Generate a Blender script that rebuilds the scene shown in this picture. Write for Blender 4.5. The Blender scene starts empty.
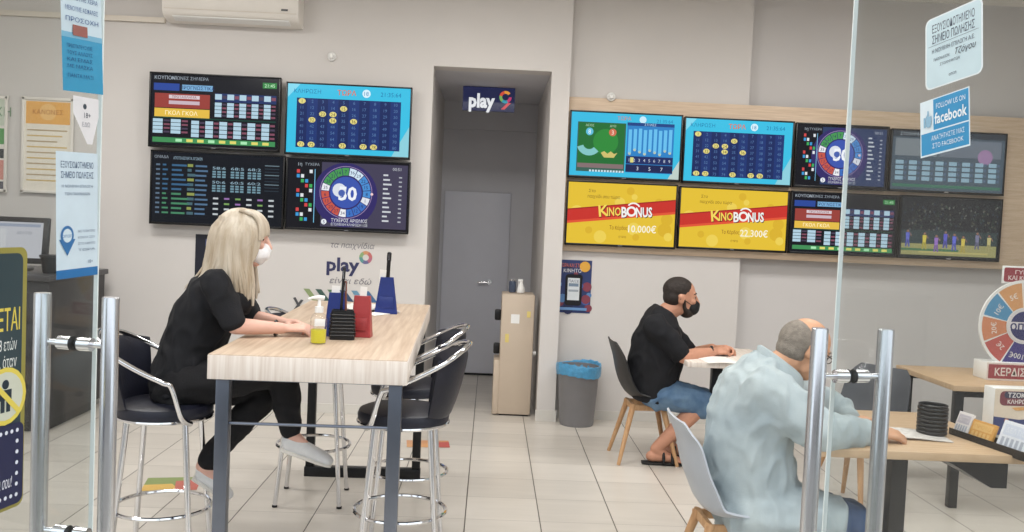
import bpy, bmesh, math, random
from mathutils import Vector as V, Matrix, noise
random.seed(4)
S = bpy.context.scene
COL = S.collection

# ------------------------------------------------------------------ camera
F = 915.02                                   # focal length in pixels of the 1024 x 532 frame
CAM = V((0, 0, 1.59))
AX_R = V((0.9987434, -0.0221308, 0.0437755)); AX_U = V((-0.0427, 0.0484, 0.9979)); 
def _axes(p, y, r):
    f = V((math.sin(y)*math.cos(p), math.cos(y)*math.cos(p), -math.sin(p)))
    rt = V((math.cos(y), -math.sin(y), 0)); up = rt.cross(f)
    return math.cos(r)*rt+math.sin(r)*up, -math.sin(r)*rt+math.cos(r)*up, f
AX_R, AX_U, AX_F = _axes(4.74516313e-02, 2.42428085e-02, 4.38385086e-02)
cd = bpy.data.cameras.new('camera'); cam = bpy.data.objects.new('camera', cd); COL.objects.link(cam)
cd.sensor_width = 36; cd.sensor_fit = 'HORIZONTAL'; cd.lens = 36*F/1024; cd.clip_start = .02; cd.clip_end = 200
cam.matrix_world = Matrix(((AX_R.x, AX_U.x, -AX_F.x, CAM.x), (AX_R.y, AX_U.y, -AX_F.y, CAM.y), (AX_R.z, AX_U.z, -AX_F.z, CAM.z), (0, 0, 0, 1)))
S.camera = cam
def ray(px, py): return AX_F + AX_R*((px-512)/F) - AX_U*((py-266)/F)
def at(px, py, Y=None, z=None):              # a pixel of the photograph carried to a depth or a height
    d = ray(px, py); t = (Y/d.y) if Y is not None else (z-1.59)/d.z
    return CAM + d*t
def hit(px, py, P0, n):
    d = ray(px, py); return CAM + d*((P0-CAM).dot(n)/d.dot(n))

# ------------------------------------------------------------------ world, exposure, lights
w = bpy.data.worlds.new('daylight'); S.world = w; w.use_nodes = True
bg = w.node_tree.nodes['Background']; bg.inputs[0].default_value = (.86, .93, 1, 1); bg.inputs[1].default_value = 1.5
S.view_settings.view_transform = 'Standard'; S.view_settings.look = 'None'; S.view_settings.gamma = 1
S.view_settings.use_curve_mapping = False; S.view_settings.exposure = 0.26
def area(name, loc, sx, sy, power, col, rot=(0, 0, 0)):
    l = bpy.data.lights.new(name, 'AREA'); l.shape = 'RECTANGLE'; l.size = sx; l.size_y = sy; l.energy = power; l.color = col
    o = bpy.data.objects.new(name, l); COL.objects.link(o); o.location = loc; o.rotation_euler = rot
    return o
LAMPS = [(-2.6, 2.6), (0, 2.6), (2.6, 2.6), (-2.6, 5.4), (0, 5.4), (2.6, 5.4)]
CEIL = 3.55
for lx, ly in LAMPS: area('ceiling_lamp_light', (lx, ly, CEIL-.075), 1.15, .55, 30, (1, .98, .95))

# ------------------------------------------------------------------ materials
def lin(c):
    return tuple(((x/255)/12.92 if x/255 <= .04045 else ((x/255+.055)/1.055)**2.4) for x in c)
MATS = {}
def pbr(name, rgb, rough=.5, metal=0, var=.06, scale=8, bump=0, bscale=60, stretch=(1, 1, 1), rgb2=None, spec=.5, trans=0, ior=1.45, coat=0):
    if name in MATS: return MATS[name]
    m = bpy.data.materials.new(name); m.use_nodes = True; nt = m.node_tree; b = nt.nodes['Principled BSDF']
    b.inputs['Roughness'].default_value = rough; b.inputs['Metallic'].default_value = metal
    b.inputs['Specular IOR Level'].default_value = spec; b.inputs['Transmission Weight'].default_value = trans; b.inputs['IOR'].default_value = ior
    b.inputs['Coat Weight'].default_value = coat
    c = lin(rgb)
    tc = nt.nodes.new('ShaderNodeTexCoord'); mp = nt.nodes.new('ShaderNodeMapping'); mp.inputs['Scale'].default_value = stretch
    nt.links.new(tc.outputs['Object'], mp.inputs[0])
    nz = nt.nodes.new('ShaderNodeTexNoise'); nz.inputs['Scale'].default_value = scale; nz.inputs['Detail'].default_value = 5
    nt.links.new(mp.outputs[0], nz.inputs['Vector'])
    cr = nt.nodes.new('ShaderNodeValToRGB'); cr.color_ramp.elements[0].position = .3; cr.color_ramp.elements[1].position = .7
    if rgb2: a, d = c, lin(rgb2)
    else: a = tuple(min(1, x*(1-var)) for x in c); d = tuple(min(1, x*(1+var)) for x in c)
    cr.color_ramp.elements[0].color = (*a, 1); cr.color_ramp.elements[1].color = (*d, 1)
    nt.links.new(nz.outputs['Fac'], cr.inputs[0]); nt.links.new(cr.outputs[0], b.inputs['Base Color'])
    if bump:
        n2 = nt.nodes.new('ShaderNodeTexNoise'); n2.inputs['Scale'].default_value = bscale; n2.inputs['Detail'].default_value = 4
        nt.links.new(mp.outputs[0], n2.inputs['Vector'])
        bp = nt.nodes.new('ShaderNodeBump'); bp.inputs['Strength'].default_value = bump; bp.inputs['Distance'].default_value = .01
        nt.links.new(n2.outputs['Fac'], bp.inputs['Height']); nt.links.new(bp.outputs[0], b.inputs['Normal'])
    MATS[name] = m; return m
def emis(rgb, k=.85):
    key = 'screen_%d_%d_%d_%d' % (*rgb, k*100)
    if key in MATS: return MATS[key]
    m = bpy.data.materials.new(key); m.use_nodes = True; b = m.node_tree.nodes['Principled BSDF']
    b.inputs['Base Color'].default_value = (.006, .006, .008, 1); b.inputs['Roughness'].default_value = .13; b.inputs['Specular IOR Level'].default_value = .3
    b.inputs['Emission Color'].default_value = (*lin(rgb), 1); b.inputs['Emission Strength'].default_value = k
    MATS[key] = m; return m
def ink(rgb):
    return pbr('ink_%d_%d_%d' % tuple(rgb), rgb, .42, var=.03, scale=30)
def vinyl(rgb):
    return pbr('vinyl_%d_%d_%d' % tuple(rgb), rgb, .3, var=.03, scale=25)
M = dict(
    wall=pbr('wall_paint', (213, 209, 206), .75, var=.015, scale=2.5, bump=.05, bscale=120),
    wall_dim=pbr('wall_paint_shaded', (208, 205, 204), .75, var=.015, scale=2.5, bump=.05, bscale=120),  # the wall paint, darkened to carry the shade right of the step
    ceil=pbr('ceiling_paint', (235, 232, 226), .8, var=.01),
    corr=pbr('corridor_paint', (205, 205, 210), .7, var=.02, scale=3),
    door=pbr('grey_door_paint', (212, 214, 224), .45, var=.02, scale=4),
    skirt=pbr('skirting_tile', (214, 211, 205), .3, var=.03),
    board=pbr('light_wood_board', (222, 200, 176), .5, rgb2=(204, 180, 154), scale=5, stretch=(1, 6, 16), bump=.03),
    table=pbr('whitewashed_oak', (206, 187, 166), .42, rgb2=(178, 154, 132), scale=3.2, stretch=(16, .8, 1.6), bump=.04, bscale=20),
    edge=pbr('pale_oak_edge', (238, 230, 222), .45, rgb2=(214, 200, 188), scale=4, stretch=(18, 1, .8)),
    tan=pbr('tan_oak', (206, 178, 146), .45, rgb2=(184, 154, 120), scale=4, stretch=(1.2, 14, 1)),
    beech=pbr('beech_legs', (206, 166, 124), .5, rgb2=(180, 138, 98), scale=9, stretch=(4, 4, .6)),
    chrome=pbr('chrome', (226, 226, 228), .1, 1, var=.02),
    steel=pbr('brushed_steel', (205, 206, 210), .26, 1, var=.05, scale=14, stretch=(1, 1, .1), bump=.02),
    legsteel=pbr('table_leg_steel', (118, 124, 136), .3, 1, var=.08, scale=6),
    blackmetal=pbr('black_metal', (32, 33, 36), .4, .3, var=.1),
    leather=pbr('black_vinyl_upholstery', (27, 29, 42), .42, var=.15, scale=18, bump=.15, bscale=140),
    bshell=pbr('black_plastic_shell', (38, 38, 40), .42, var=.08),
    gshell=pbr('grey_plastic_shell', (176, 182, 190), .4, var=.03),
    dshell=pbr('dark_grey_shell', (82, 84, 90), .42, var=.06),
    tvblack=pbr('tv_bezel', (16, 16, 18), .3, var=.1),
    white=pbr('white_plastic', (236, 236, 234), .35, var=.02),
    offwhite=pbr('offwhite_plastic', (232, 227, 220), .4, var=.02),
    paper=pbr('paper', (240, 238, 234), .7, var=.03, scale=20),
    news=pbr('printed_paper', (228, 224, 220), .7, rgb2=(190, 186, 182), scale=60),
    bin=pbr('grey_bin', (128, 127, 130), .45, var=.04),
    bag=pbr('blue_bin_bag', (84, 156, 200), .3, var=.12, scale=30, bump=.6, bscale=40),
    cooler=pbr('beige_cooler', (196, 180, 162), .45, var=.03, scale=5),
    black=pbr('black_plastic', (22, 22, 25), .35, var=.12),
    bluep=pbr('blue_plastic', (32, 50, 122), .4, var=.1),
    redp=pbr('red_plastic', (166, 60, 62), .4, var=.08),
    counter=pbr('dark_counter', (38, 37, 40), .4, var=.1),
    countertop=pbr('counter_top', (58, 57, 60), .3, var=.08),
    skinw=pbr('fair_skin', (224, 178, 160), .5, var=.05, scale=20),
    skinm=pbr('tan_skin', (200, 146, 120), .5, var=.06, scale=20),
    skino=pbr('ruddy_skin', (206, 158, 126), .5, var=.07, scale=18),
    blackcloth=pbr('black_cotton', (20, 21, 26), .85, var=.2, scale=14, bump=.2, bscale=180),
    trouser=pbr('black_trousers', (17, 17, 21), .85, var=.2, scale=12, bump=.2, bscale=160),
    denim=pbr('blue_denim', (112, 140, 166), .8, rgb2=(70, 100, 134), scale=9, bump=.25, bscale=220),
    chambray=pbr('pale_chambray', (182, 194, 196), .85, rgb2=(158, 172, 178), scale=5, bump=.2, bscale=200),
    jeans=pbr('mid_blue_jeans', (58, 86, 124), .85, rgb2=(44, 68, 104), scale=14, bump=.25, bscale=220),
    blond=pbr('blond_hair', (212, 202, 186), .45, rgb2=(168, 150, 126), scale=26, stretch=(1, 1, .12)),
    darkhair=pbr('dark_hair', (44, 36, 32), .6, var=.3, scale=60, bump=.5, bscale=200),
    greyhair=pbr('grey_hair', (146, 138, 128), .65, rgb2=(122, 114, 105), scale=50, bump=.5, bscale=200),
    maskw=pbr('white_mask', (240, 240, 242), .8, var=.02),
    maskb=pbr('black_mask', (24, 24, 27), .8, var=.1),
    eye=pbr('eye_white', (235, 230, 226), .2, var=.02), iris=pbr('dark_iris', (50, 36, 28), .2),
    lip=pbr('lips', (186, 108, 100), .45), brow=pbr('brow_hair', (70, 54, 44), .7),
    sole=pbr('shoe_sole', (226, 222, 214), .6), shoe=pbr('grey_white_canvas', (222, 222, 222), .8, var=.05, scale=30, bump=.2, bscale=200),
    sandal=pbr('black_sandal', (26, 25, 26), .6), insole=pbr('shoe_lining', (90, 86, 84), .8),
    ground=pbr('pavement', (150, 146, 140), .8, var=.08, scale=3),
    lampm=pbr('lamp_frame', (240, 240, 238), .4, var=.01),
    edgeglass=pbr('glass_edge', (232, 240, 238), .15, var=.03, scale=4),
    gel=pbr('yellow_gel', (214, 206, 40), .15, var=.04),
    trunk=pbr('cable_trunking', (222, 214, 202), .5, var=.02),
    pink=pbr('pink_decal', (200, 120, 110), .6),
)
def glow_mat():
    m = bpy.data.materials.new('lamp_diffuser'); m.use_nodes = True; b = m.node_tree.nodes['Principled BSDF']
    b.inputs['Emission Color'].default_value = (1, .95, .88, 1); b.inputs['Emission Strength'].default_value = 3; return m
M['glow'] = glow_mat()
def glass_mat(name, tint=(.97, .985, .98), haze=.05):
    m = bpy.data.materials.new(name); m.use_nodes = True; nt = m.node_tree; nt.nodes.clear()
    out = nt.nodes.new('ShaderNodeOutputMaterial'); tr = nt.nodes.new('ShaderNodeBsdfTransparent'); tr.inputs[0].default_value = (*tint, 1)
    gl = nt.nodes.new('ShaderNodeBsdfGlossy'); gl.inputs['Roughness'].default_value = .015
    df = nt.nodes.new('ShaderNodeBsdfDiffuse'); df.inputs[0].default_value = (.75, .74, .72, 1)
    fr = nt.nodes.new('ShaderNodeFresnel'); fr.inputs[0].default_value = 1.5
    ge = nt.nodes.new('ShaderNodeNewGeometry'); ma = nt.nodes.new('ShaderNodeMath'); ma.operation = 'MULTIPLY_ADD'      # leaving the pane: the inverse ratio, so no false total reflection
    ma.inputs[1].default_value = 1/1.32-1.32; ma.inputs[2].default_value = 1.32; nt.links.new(ge.outputs['Backfacing'], ma.inputs[0]); nt.links.new(ma.outputs[0], fr.inputs[0])
    nz = nt.nodes.new('ShaderNodeTexNoise'); nz.inputs['Scale'].default_value = 3
    mu = nt.nodes.new('ShaderNodeMath'); mu.operation = 'MULTIPLY'; mu.inputs[1].default_value = haze*2
    nt.links.new(nz.outputs['Fac'], mu.inputs[0])
    m1 = nt.nodes.new('ShaderNodeMixShader'); nt.links.new(mu.outputs[0], m1.inputs[0]); nt.links.new(tr.outputs[0], m1.inputs[1]); nt.links.new(df.outputs[0], m1.inputs[2])
    m2 = nt.nodes.new('ShaderNodeMixShader'); nt.links.new(fr.outputs[0], m2.inputs[0]); nt.links.new(m1.outputs[0], m2.inputs[1]); nt.links.new(gl.outputs[0], m2.inputs[2])
    nt.links.new(m2.outputs[0], out.inputs[0]); return m
M['glass'] = glass_mat('door_glass', (.93, .945, .94), .012); M['bottle'] = glass_mat('clear_plastic', (.985, .985, .985), .03)
def floor_mat():
    m = bpy.data.materials.new('floor_tiles'); m.use_nodes = True; nt = m.node_tree; b = nt.nodes['Principled BSDF']
    N = lambda t: nt.nodes.new(t)
    tc = N('ShaderNodeTexCoord'); sp = N('ShaderNodeSeparateXYZ'); nt.links.new(tc.outputs['Object'], sp.inputs[0])
    def mth(op, a, bb=None):
        n = N('ShaderNodeMath'); n.operation = op
        for i, x in enumerate((a, bb)):
            if x is None: continue
            if isinstance(x, (int, float)): n.inputs[i].default_value = x
            else: nt.links.new(x, n.inputs[i])
        return n.outputs[0]
    def line(ax, off, w_, k):
        u = mth('FRACT', mth('DIVIDE', mth('SUBTRACT', ax, off-40), .4))
        return mth('MULTIPLY', mth('LESS_THAN', mth('SUBTRACT', .5, mth('ABSOLUTE', mth('SUBTRACT', u, .5))), w_), k)
    g = mth('MAXIMUM', line(sp.outputs[0], -.0747, .0072, 1), line(sp.outputs[1], 4.8196, .0055, .45))
    ix = mth('FLOOR', mth('DIVIDE', mth('SUBTRACT', sp.outputs[0], -.0747-40), .4)); iy = mth('FLOOR', mth('DIVIDE', mth('SUBTRACT', sp.outputs[1], 4.8196-40), .4))
    cb = N('ShaderNodeCombineXYZ'); nt.links.new(ix, cb.inputs[0]); nt.links.new(iy, cb.inputs[1])
    wn = N('ShaderNodeTexWhiteNoise'); nt.links.new(cb.outputs[0], wn.inputs['Vector'])
    nz = N('ShaderNodeTexNoise'); nz.inputs['Scale'].default_value = 2.2; nz.inputs['Detail'].default_value = 6
    mp = N('ShaderNodeMapping'); mp.inputs['Scale'].default_value = (1, 5, 1); nt.links.new(tc.outputs['Object'], mp.inputs[0]); nt.links.new(mp.outputs[0], nz.inputs['Vector'])
    f = mth('ADD', mth('MULTIPLY', wn.outputs['Value'], .35), mth('MULTIPLY', nz.outputs['Fac'], .65))
    cr = N('ShaderNodeValToRGB'); cr.color_ramp.elements[0].position = .25; cr.color_ramp.elements[1].position = .75
    cr.color_ramp.elements[0].color = (*lin((196, 190, 181)), 1); cr.color_ramp.elements[1].color = (*lin((214, 208, 199)), 1)
    nt.links.new(f, cr.inputs[0])
    mx = N('ShaderNodeMix'); mx.data_type = 'RGBA'; nt.links.new(g, mx.inputs[0]); nt.links.new(cr.outputs[0], mx.inputs[6]); mx.inputs[7].default_value = (*lin((74, 66, 58)), 1)
    nt.links.new(mx.outputs[2], b.inputs['Base Color']); b.inputs['Roughness'].default_value = .3
    bp = N('ShaderNodeBump'); bp.inputs['Strength'].default_value = .4; bp.inputs['Distance'].default_value = .003; bp.invert = True
    nt.links.new(g, bp.inputs['Height']); nt.links.new(bp.outputs[0], b.inputs['Normal'])
    return m
M['floor'] = floor_mat()

# ------------------------------------------------------------------ mesh helpers
def root_inv(o):
    m = Matrix.Identity(4)
    while o is not None: m = o.matrix_basis @ m; o = o.parent
    return m.inverted()
def empty(name, loc, rz=0, label=None, cat=None, group=None):
    o = bpy.data.objects.new(name, None); COL.objects.link(o); o.location = loc; o.rotation_euler = (0, 0, rz); o.empty_display_size = .1
    return tag(o, label, cat, group)
def tag(o, label=None, cat=None, group=None, kind=None):
    if label: o['label'] = label
    if cat: o['category'] = cat
    if group: o['group'] = group
    if kind: o['kind'] = kind
    return o
def link_mesh(name, bm, mats, parent=None, local=True, sharp=40):
    bm.normal_update()
    for f in bm.faces: f.smooth = True
    for e in bm.edges:
        if len(e.link_faces) == 2:
            e.smooth = e.link_faces[0].normal.angle(e.link_faces[1].normal, 0) < math.radians(sharp)
    me = bpy.data.meshes.new(name); bm.to_mesh(me); bm.free()
    for m in (mats if isinstance(mats, (list, tuple)) else [mats]): me.materials.append(m)
    if parent is not None and not local: me.transform(root_inv(parent))
    o = bpy.data.objects.new(name, me); COL.objects.link(o); o.parent = parent
    if parent is None and not local:      # world-built single mesh: put its origin at its base
        xs = [v.co for v in me.vertices]
        c = V((sum(p.x for p in xs)/len(xs), sum(p.y for p in xs)/len(xs), min(p.z for p in xs)))
        me.transform(Matrix.Translation(-c)); o.location = c
    return o
def basis(t, hint=V((0, 0, 1))):
    t = t.normalized(); a = hint.cross(t)
    if a.length < 1e-4: a = V((1, 0, 0)).cross(t)
    a.normalize(); return a, t.cross(a)
class MB:
    def __init__(s): s.bm = bmesh.new(); s.mi = 0
    def _mark(s, fs):
        for f in fs: f.material_index = s.mi
    def box(s, c, d, bev=0, rot=None, seg=2, mi=None):
        r = bmesh.ops.create_cube(s.bm, size=1)
        vs = r['verts']
        for v in vs: v.co = V((v.co.x*d[0], v.co.y*d[1], v.co.z*d[2]))
        fs = set(f for v in vs for f in v.link_faces)
        if bev:
            es = list(set(e for v in vs for e in v.link_edges))
            q = bmesh.ops.bevel(s.bm, geom=es, offset=bev, segments=seg, affect='EDGES', profile=.5)
            fs = set(f for f in q['faces']) | set(f for f in fs if f.is_valid)
            vs = list(set(v for f in fs for v in f.verts))
            fs = set(f for v in vs for f in v.link_faces)
        for v in vs:
            v.co = (rot @ v.co if rot else v.co) + V(c)
        for f in fs: f.material_index = s.mi if mi is None else mi
        return s
    def loft(s, rings, closed=False, caps=True):
        vr = [[s.bm.verts.new(p) for p in r] for r in rings]; n = len(vr[0]); fs = []
        for i in range(len(vr)-(0 if closed else 1)):
            a, b = vr[i], vr[(i+1) % len(vr)]
            for j in range(n): fs.append(s.bm.faces.new((a[j], a[(j+1) % n], b[(j+1) % n], b[j])))
        if caps and not closed:
            fs.append(s.bm.faces.new(vr[0][::-1])); fs.append(s.bm.faces.new(vr[-1]))
        s._mark(fs); return s
    def tube(s, pts, r, n=10, closed=False, caps=True):
        pts = [V(p) for p in pts]; m = len(pts); rr = r if isinstance(r, (list, tuple)) else [r]*m
        rings = []; a = None
        for i, p in enumerate(pts):
            if closed: t = pts[(i+1) % m]-pts[i-1]
            else: t = pts[min(i+1, m-1)]-pts[max(i-1, 0)]
            t = t.normalized()
            if a is None: a, b = basis(t)
            else:
                a = a - t*a.dot(t)
                if a.length < 1e-5: a, b = basis(t)
                a.normalize(); b = t.cross(a)
            rings.append([p + (a*math.cos(k*2*math.pi/n)+b*math.sin(k*2*math.pi/n))*rr[i] for k in range(n)])
        return s.loft(rings, closed, caps)
    def cyl(s, p0, p1, r0, r1=None, n=20): return s.tube([p0, p1], [r0, r0 if r1 is None else r1], n)
    def lathe(s, prof, c=(0, 0, 0), n=32):
        c = V(c); return s.loft([[c+V((max(r, 1e-4)*math.cos(k*2*math.pi/n), max(r, 1e-4)*math.sin(k*2*math.pi/n), z)) for k in range(n)] for r, z in prof])
    def ell(s, c, rad, rot=None, sub=3):
        r = bmesh.ops.create_icosphere(s.bm, subdivisions=sub, radius=1); c = V(c)
        for v in r['verts']:
            p = V((v.co.x*rad[0], v.co.y*rad[1], v.co.z*rad[2])); v.co = (rot @ p if rot else p) + c
        s._mark(set(f for v in r['verts'] for f in v.link_faces)); return s
    def poly(s, pts, th=None):
        f = s.bm.faces.new([s.bm.verts.new(p) for p in pts]); f.material_index = s.mi
        if th is not None:
            r = bmesh.ops.extrude_face_region(s.bm, geom=[f])
            for v in r['geom']:
                if isinstance(v, bmesh.types.BMVert): v.co += V(th)
        return s
    def chain(s, pts, rad):
        pts = [V(p) for p in pts]
        for p, r in zip(pts, rad): s.ell(p, (r, r, r), sub=2)
        for i in range(len(pts)-1): s.tube([pts[i], pts[i+1]], [rad[i], rad[i+1]], 14)
        return s
    def spine(s, pts, ab, side, n=24):
        pts = [V(p) for p in pts]; side = V(side).normalized(); rings = []
        for i, p in enumerate(pts):
            t = (pts[min(i+1, len(pts)-1)]-pts[max(i-1, 0)]).normalized()
            a = (side - t*side.dot(t)).normalized(); b = t.cross(a)
            rings.append([p+a*math.cos(k*2*math.pi/n)*ab[i][0]+b*math.sin(k*2*math.pi/n)*ab[i][1] for k in range(n)])
        return s.loft(rings)
    def obj(s, name, mats, parent=None, local=True, sharp=40):
        bmesh.ops.recalc_face_normals(s.bm, faces=s.bm.faces)
        return link_mesh(name, s.bm, mats, parent, local, sharp)
    def fuse(s, name, mat, parent, voxel=.007, smooth=4, wrinkle=0, wfreq=9, wdir=V((1, 1, 1)), local=False):
        bmesh.ops.recalc_face_normals(s.bm, faces=s.bm.faces)
        me = bpy.data.meshes.new('tmp'); s.bm.to_mesh(me); s.bm.free()
        o = bpy.data.objects.new('tmp', me); COL.objects.link(o)
        md = o.modifiers.new('r', 'REMESH'); md.mode = 'VOXEL'; md.voxel_size = voxel
        if smooth: sm = o.modifiers.new('s', 'SMOOTH'); sm.iterations = smooth; sm.factor = .5
        dg = bpy.context.evaluated_depsgraph_get(); dg.update()
        m2 = bpy.data.meshes.new_from_object(o.evaluated_get(dg))
        bpy.data.objects.remove(o); bpy.data.meshes.remove(me)
        bm = bmesh.new(); bm.from_mesh(m2); bpy.data.meshes.remove(m2)
        if wrinkle:
            bm.normal_update()
            for v in bm.verts:
                p = V((v.co.x*wdir.x, v.co.y*wdir.y, v.co.z*wdir.z))*wfreq
                k = 1-abs(noise.noise(p))*2 + .5*noise.noise(p*2.3)
                v.co += v.normal*max(-.18, k-.5)*wrinkle
        return link_mesh(name, bm, mat, parent, local, 180)

# ---- flat printed or lit artwork: rectangles, discs, rings and lettering in one mesh, stacked in hair-thin layers
TXT = {}
def glyphs(s, bold, shear):
    s = s.replace('Κ', 'K').replace('π', 'п').replace('Φ', 'Ф')
    k = (s, bold, shear)
    if k not in TXT:
        cu = bpy.data.curves.new('t', 'FONT'); cu.body = s; cu.size = 1; cu.offset = bold; cu.shear = shear; cu.resolution_u = 2
        o = bpy.data.objects.new('t', cu); COL.objects.link(o)
        dg = bpy.context.evaluated_depsgraph_get(); dg.update()
        me = bpy.data.meshes.new_from_object(o.evaluated_get(dg))
        vs = [(v.co.x, v.co.y) for v in me.vertices]; fs = [tuple(p.vertices) for p in me.polygons]
        bpy.data.objects.remove(o); bpy.data.curves.remove(cu); bpy.data.meshes.remove(me)
        x0 = min((v[0] for v in vs), default=0); x1 = max((v[0] for v in vs), default=0)
        TXT[k] = ([(x-x0, y) for x, y in vs], fs, x1-x0)
    return TXT[k]
class Art:
    """x, y run 0..1 from the top left; sizes are fractions of the height"""
    def __init__(s, w, h, matf, dz=.0005): s.w, s.h, s.matf, s.dz = w, h, matf, dz; s.bm = bmesh.new(); s.mats = []; s.L = 0
    def mi(s, c):
        m = c if isinstance(c, bpy.types.Material) else s.matf(c)
        if m not in s.mats: s.mats.append(m)
        return s.mats.index(m)
    def P(s, x, y): return s.bm.verts.new(((x-.5)*s.w, -s.dz*s.L, (.5-y)*s.h))
    def poly(s, pts, c, up=True):
        if up: s.L += 1
        f = s.bm.faces.new([s.P(*p) for p in pts]); f.material_index = s.mi(c); return s
    def rect(s, x0, y0, x1, y1, c, up=True): return s.poly([(x0, y0), (x0, y1), (x1, y1), (x1, y0)], c, up)
    def rrect(s, x0, y0, x1, y1, r, c):
        k = s.w/s.h; pts = []; rx = r/k
        for cx, cy, a in ((x1-rx, y1-r, 0), (x0+rx, y1-r, 90), (x0+rx, y0+r, 180), (x1-rx, y0+r, 270)):
            for q in range(6):
                t = math.radians(a+q*18); pts.append((cx+rx*math.cos(t), cy+r*math.sin(t)))
        return s.poly(pts[::-1], c)
    def disc(s, x, y, r, c, n=20, ry=None, up=True):
        k = s.h/s.w
        return s.poly([(x+r*k*math.cos(t*2*math.pi/n), y-(ry or r)*math.sin(t*2*math.pi/n)) for t in range(n)], c, up)
    def ring(s, x, y, r0, r1, a0, a1, c, n=8, up=True):
        k = s.h/s.w; A = [math.radians(a0+(a1-a0)*i/n) for i in range(n+1)]
        if up: s.L += 1
        for i in range(n):
            p = [(x+r*k*math.cos(a), y-r*math.sin(a)) for r, a in ((r0, A[i]), (r1, A[i]), (r1, A[i+1]), (r0, A[i+1]))]
            f = s.bm.faces.new([s.P(*q) for q in p]); f.material_index = s.mi(c)
        return s
    def text(s, t, x, y, size, c, al='c', bold=.0, shear=0, fit=None, rot=0, up=True):
        vs, fs, wd = glyphs(t, bold, shear); k = size/.73
        wf = wd*k*s.h/s.w; sx = 1 if not fit else min(1, fit/wf) if fit > 0 else -fit/wf
        x0 = {'c': -wf*sx/2, 'l': 0, 'r': -wf*sx}[al]
        if up: s.L += 1
        m = s.mi(c); bv = []; cr, sr = math.cos(rot), math.sin(rot)
        for vx, vy in vs:
            u = (x0+vx*k*sx*s.h/s.w)*s.w; q = (vy*k-size/2)*s.h
            bv.append(s.bm.verts.new(((x-.5)*s.w+u*cr-q*sr, -s.dz*s.L, (.5-y)*s.h+u*sr+q*cr)))
        for f in fs:
            try: g = s.bm.faces.new([bv[i] for i in f]); g.material_index = m
            except ValueError: pass
        return s
    def obj(s, name, parent=None, mat=Matrix.Identity(4)):
        for f in s.bm.faces:
            f.normal_update()
            if f.normal.y > 0: f.normal_flip()
        me = bpy.data.meshes.new(name); s.bm.to_mesh(me); s.bm.free(); me.transform(mat)
        for m in s.mats: me.materials.append(m)
        o = bpy.data.objects.new(name, me); COL.objects.link(o); o.parent = parent; return o
def struct(name, o, label=None, cat=None):
    o.name = name; return tag(o, label, cat, None, 'structure')

# ------------------------------------------------------------------ the room
YL, YR, YD = 7.32, 7.46, 9.45                 # wall with the four left screens, wall with the wood board, corridor end
XO0, XO1, XC = -.51, .427, .575              # opening, column edge
XW0, XW1 = -5.2, 5.6
def slab(name, x0, x1, y0, y1, z0, z1, mat, label=None, bev=0):
    o = MB().box(((x0+x1)/2, (y0+y1)/2, (z0+z1)/2), (x1-x0, y1-y0, z1-z0), bev).obj(name, mat)
    return tag(o, label, 'wall' if 'wall' in name else None, None, 'structure') if label else tag(o, kind='structure')
slab('floor', XW0, XW1, .55, 9.6, -.1, 0, M['floor'])
slab('ground_outside', -14, 14, -12, .55, -.12, -.02, M['ground'])
slab('wall_unseen_across_street', -16, 16, -13, -12.5, -.02, 5.2, pbr('street_render', (128, 124, 120), .8, var=.1, scale=1.2))  # unseen facade, added so chrome and screens reflect something darker than sky
slab('ceiling', XW0, XW1, .55, 9.6, CEIL, CEIL+.1, M['ceil'])
slab('wall_left', XW0-.15, XW0, .55, 9.6, 0, CEIL, M['wall'])
slab('wall_right', XW1, XW1+.15, .55, 9.6, 0, CEIL, M['wall'])
b = MB(); b.box(((XW0+XO0)/2, YL+.1, CEIL/2), (XO0-XW0, .2, CEIL)); b.box(((XO0+XO1)/2, YL+.1, (2.80+CEIL)/2), (XO1-XO0, .2, CEIL-2.8))
struct('wall_back', b.obj('wall_back', M['wall']))
slab('wall_column', XO1, XC, YL, YD+.1, 0, CEIL, M['wall'])
xs = at(738, 300, Y=YR).x
slab('wall_back_right', XC, xs, YR, YR+.2, 0, CEIL, M['wall'])
slab('wall_back_far_right', xs, XW1, YR+.1, YR+.3, 0, CEIL, M['wall_dim'])
slab('wall_corridor_left', XO0-.15, XO0-.02, YL+.2, YD, 0, CEIL, M['wall'])
slab('wall_corridor_end', XO0-.15, XO1, YD, YD+.1, 0, CEIL, M['corr'])
slab('ceiling_corridor', XO0-.02, XO1, YL+.2, YD, 2.80, 2.9, M['corr'])
slab('trim_1', XO0-.02, XO1, YD-.06, YD, 2.52, 2.799, M['corr'])
slab('baseboard_left', XW0, XO0, YL-.012, YL, 0, .075, M['skirt'])
slab('baseboard_column', XO1-.01, XC+.01, YL-.012, YL, 0, .09, M['skirt'])
slab('baseboard_right', XC+.01, xs, YR-.012, YR, 0, .075, M['skirt'])
slab('baseboard_far_right', xs, XW1, YR+.088, YR+.1, 0, .075, M['skirt'])
# cable trunking high on the left wall
p0, p1 = at(0, 9, Y=YL), at(166, 21, Y=YL)
slab('trim_2', XW0, p1.x, YL-.03, YL, p1.z-.02, p1.z+.02, M['trunk'])
# ceiling lamps (out of the frame, they light the room)
for i, (lx, ly) in enumerate(LAMPS):
    t = empty('ceiling_lamp', (lx, ly, CEIL-.06), 0, 'square white ceiling panel lamp above the shop floor', 'lamp', 'ceiling panel lamps')
    b = MB()
    for sx, sy, dx, dy in ((0, .3, 1.24, .04), (0, -.3, 1.24, .04), (.6, 0, .04, .6), (-.6, 0, .04, .6)): b.box((sx, sy, .03), (dx, dy, .06))
    b.obj('lamp_frame', M['lampm'], t); MB().box((0, 0, .02), (1.18, .58, .01)).obj('lamp_diffuser', M['glow'], t)
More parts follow.
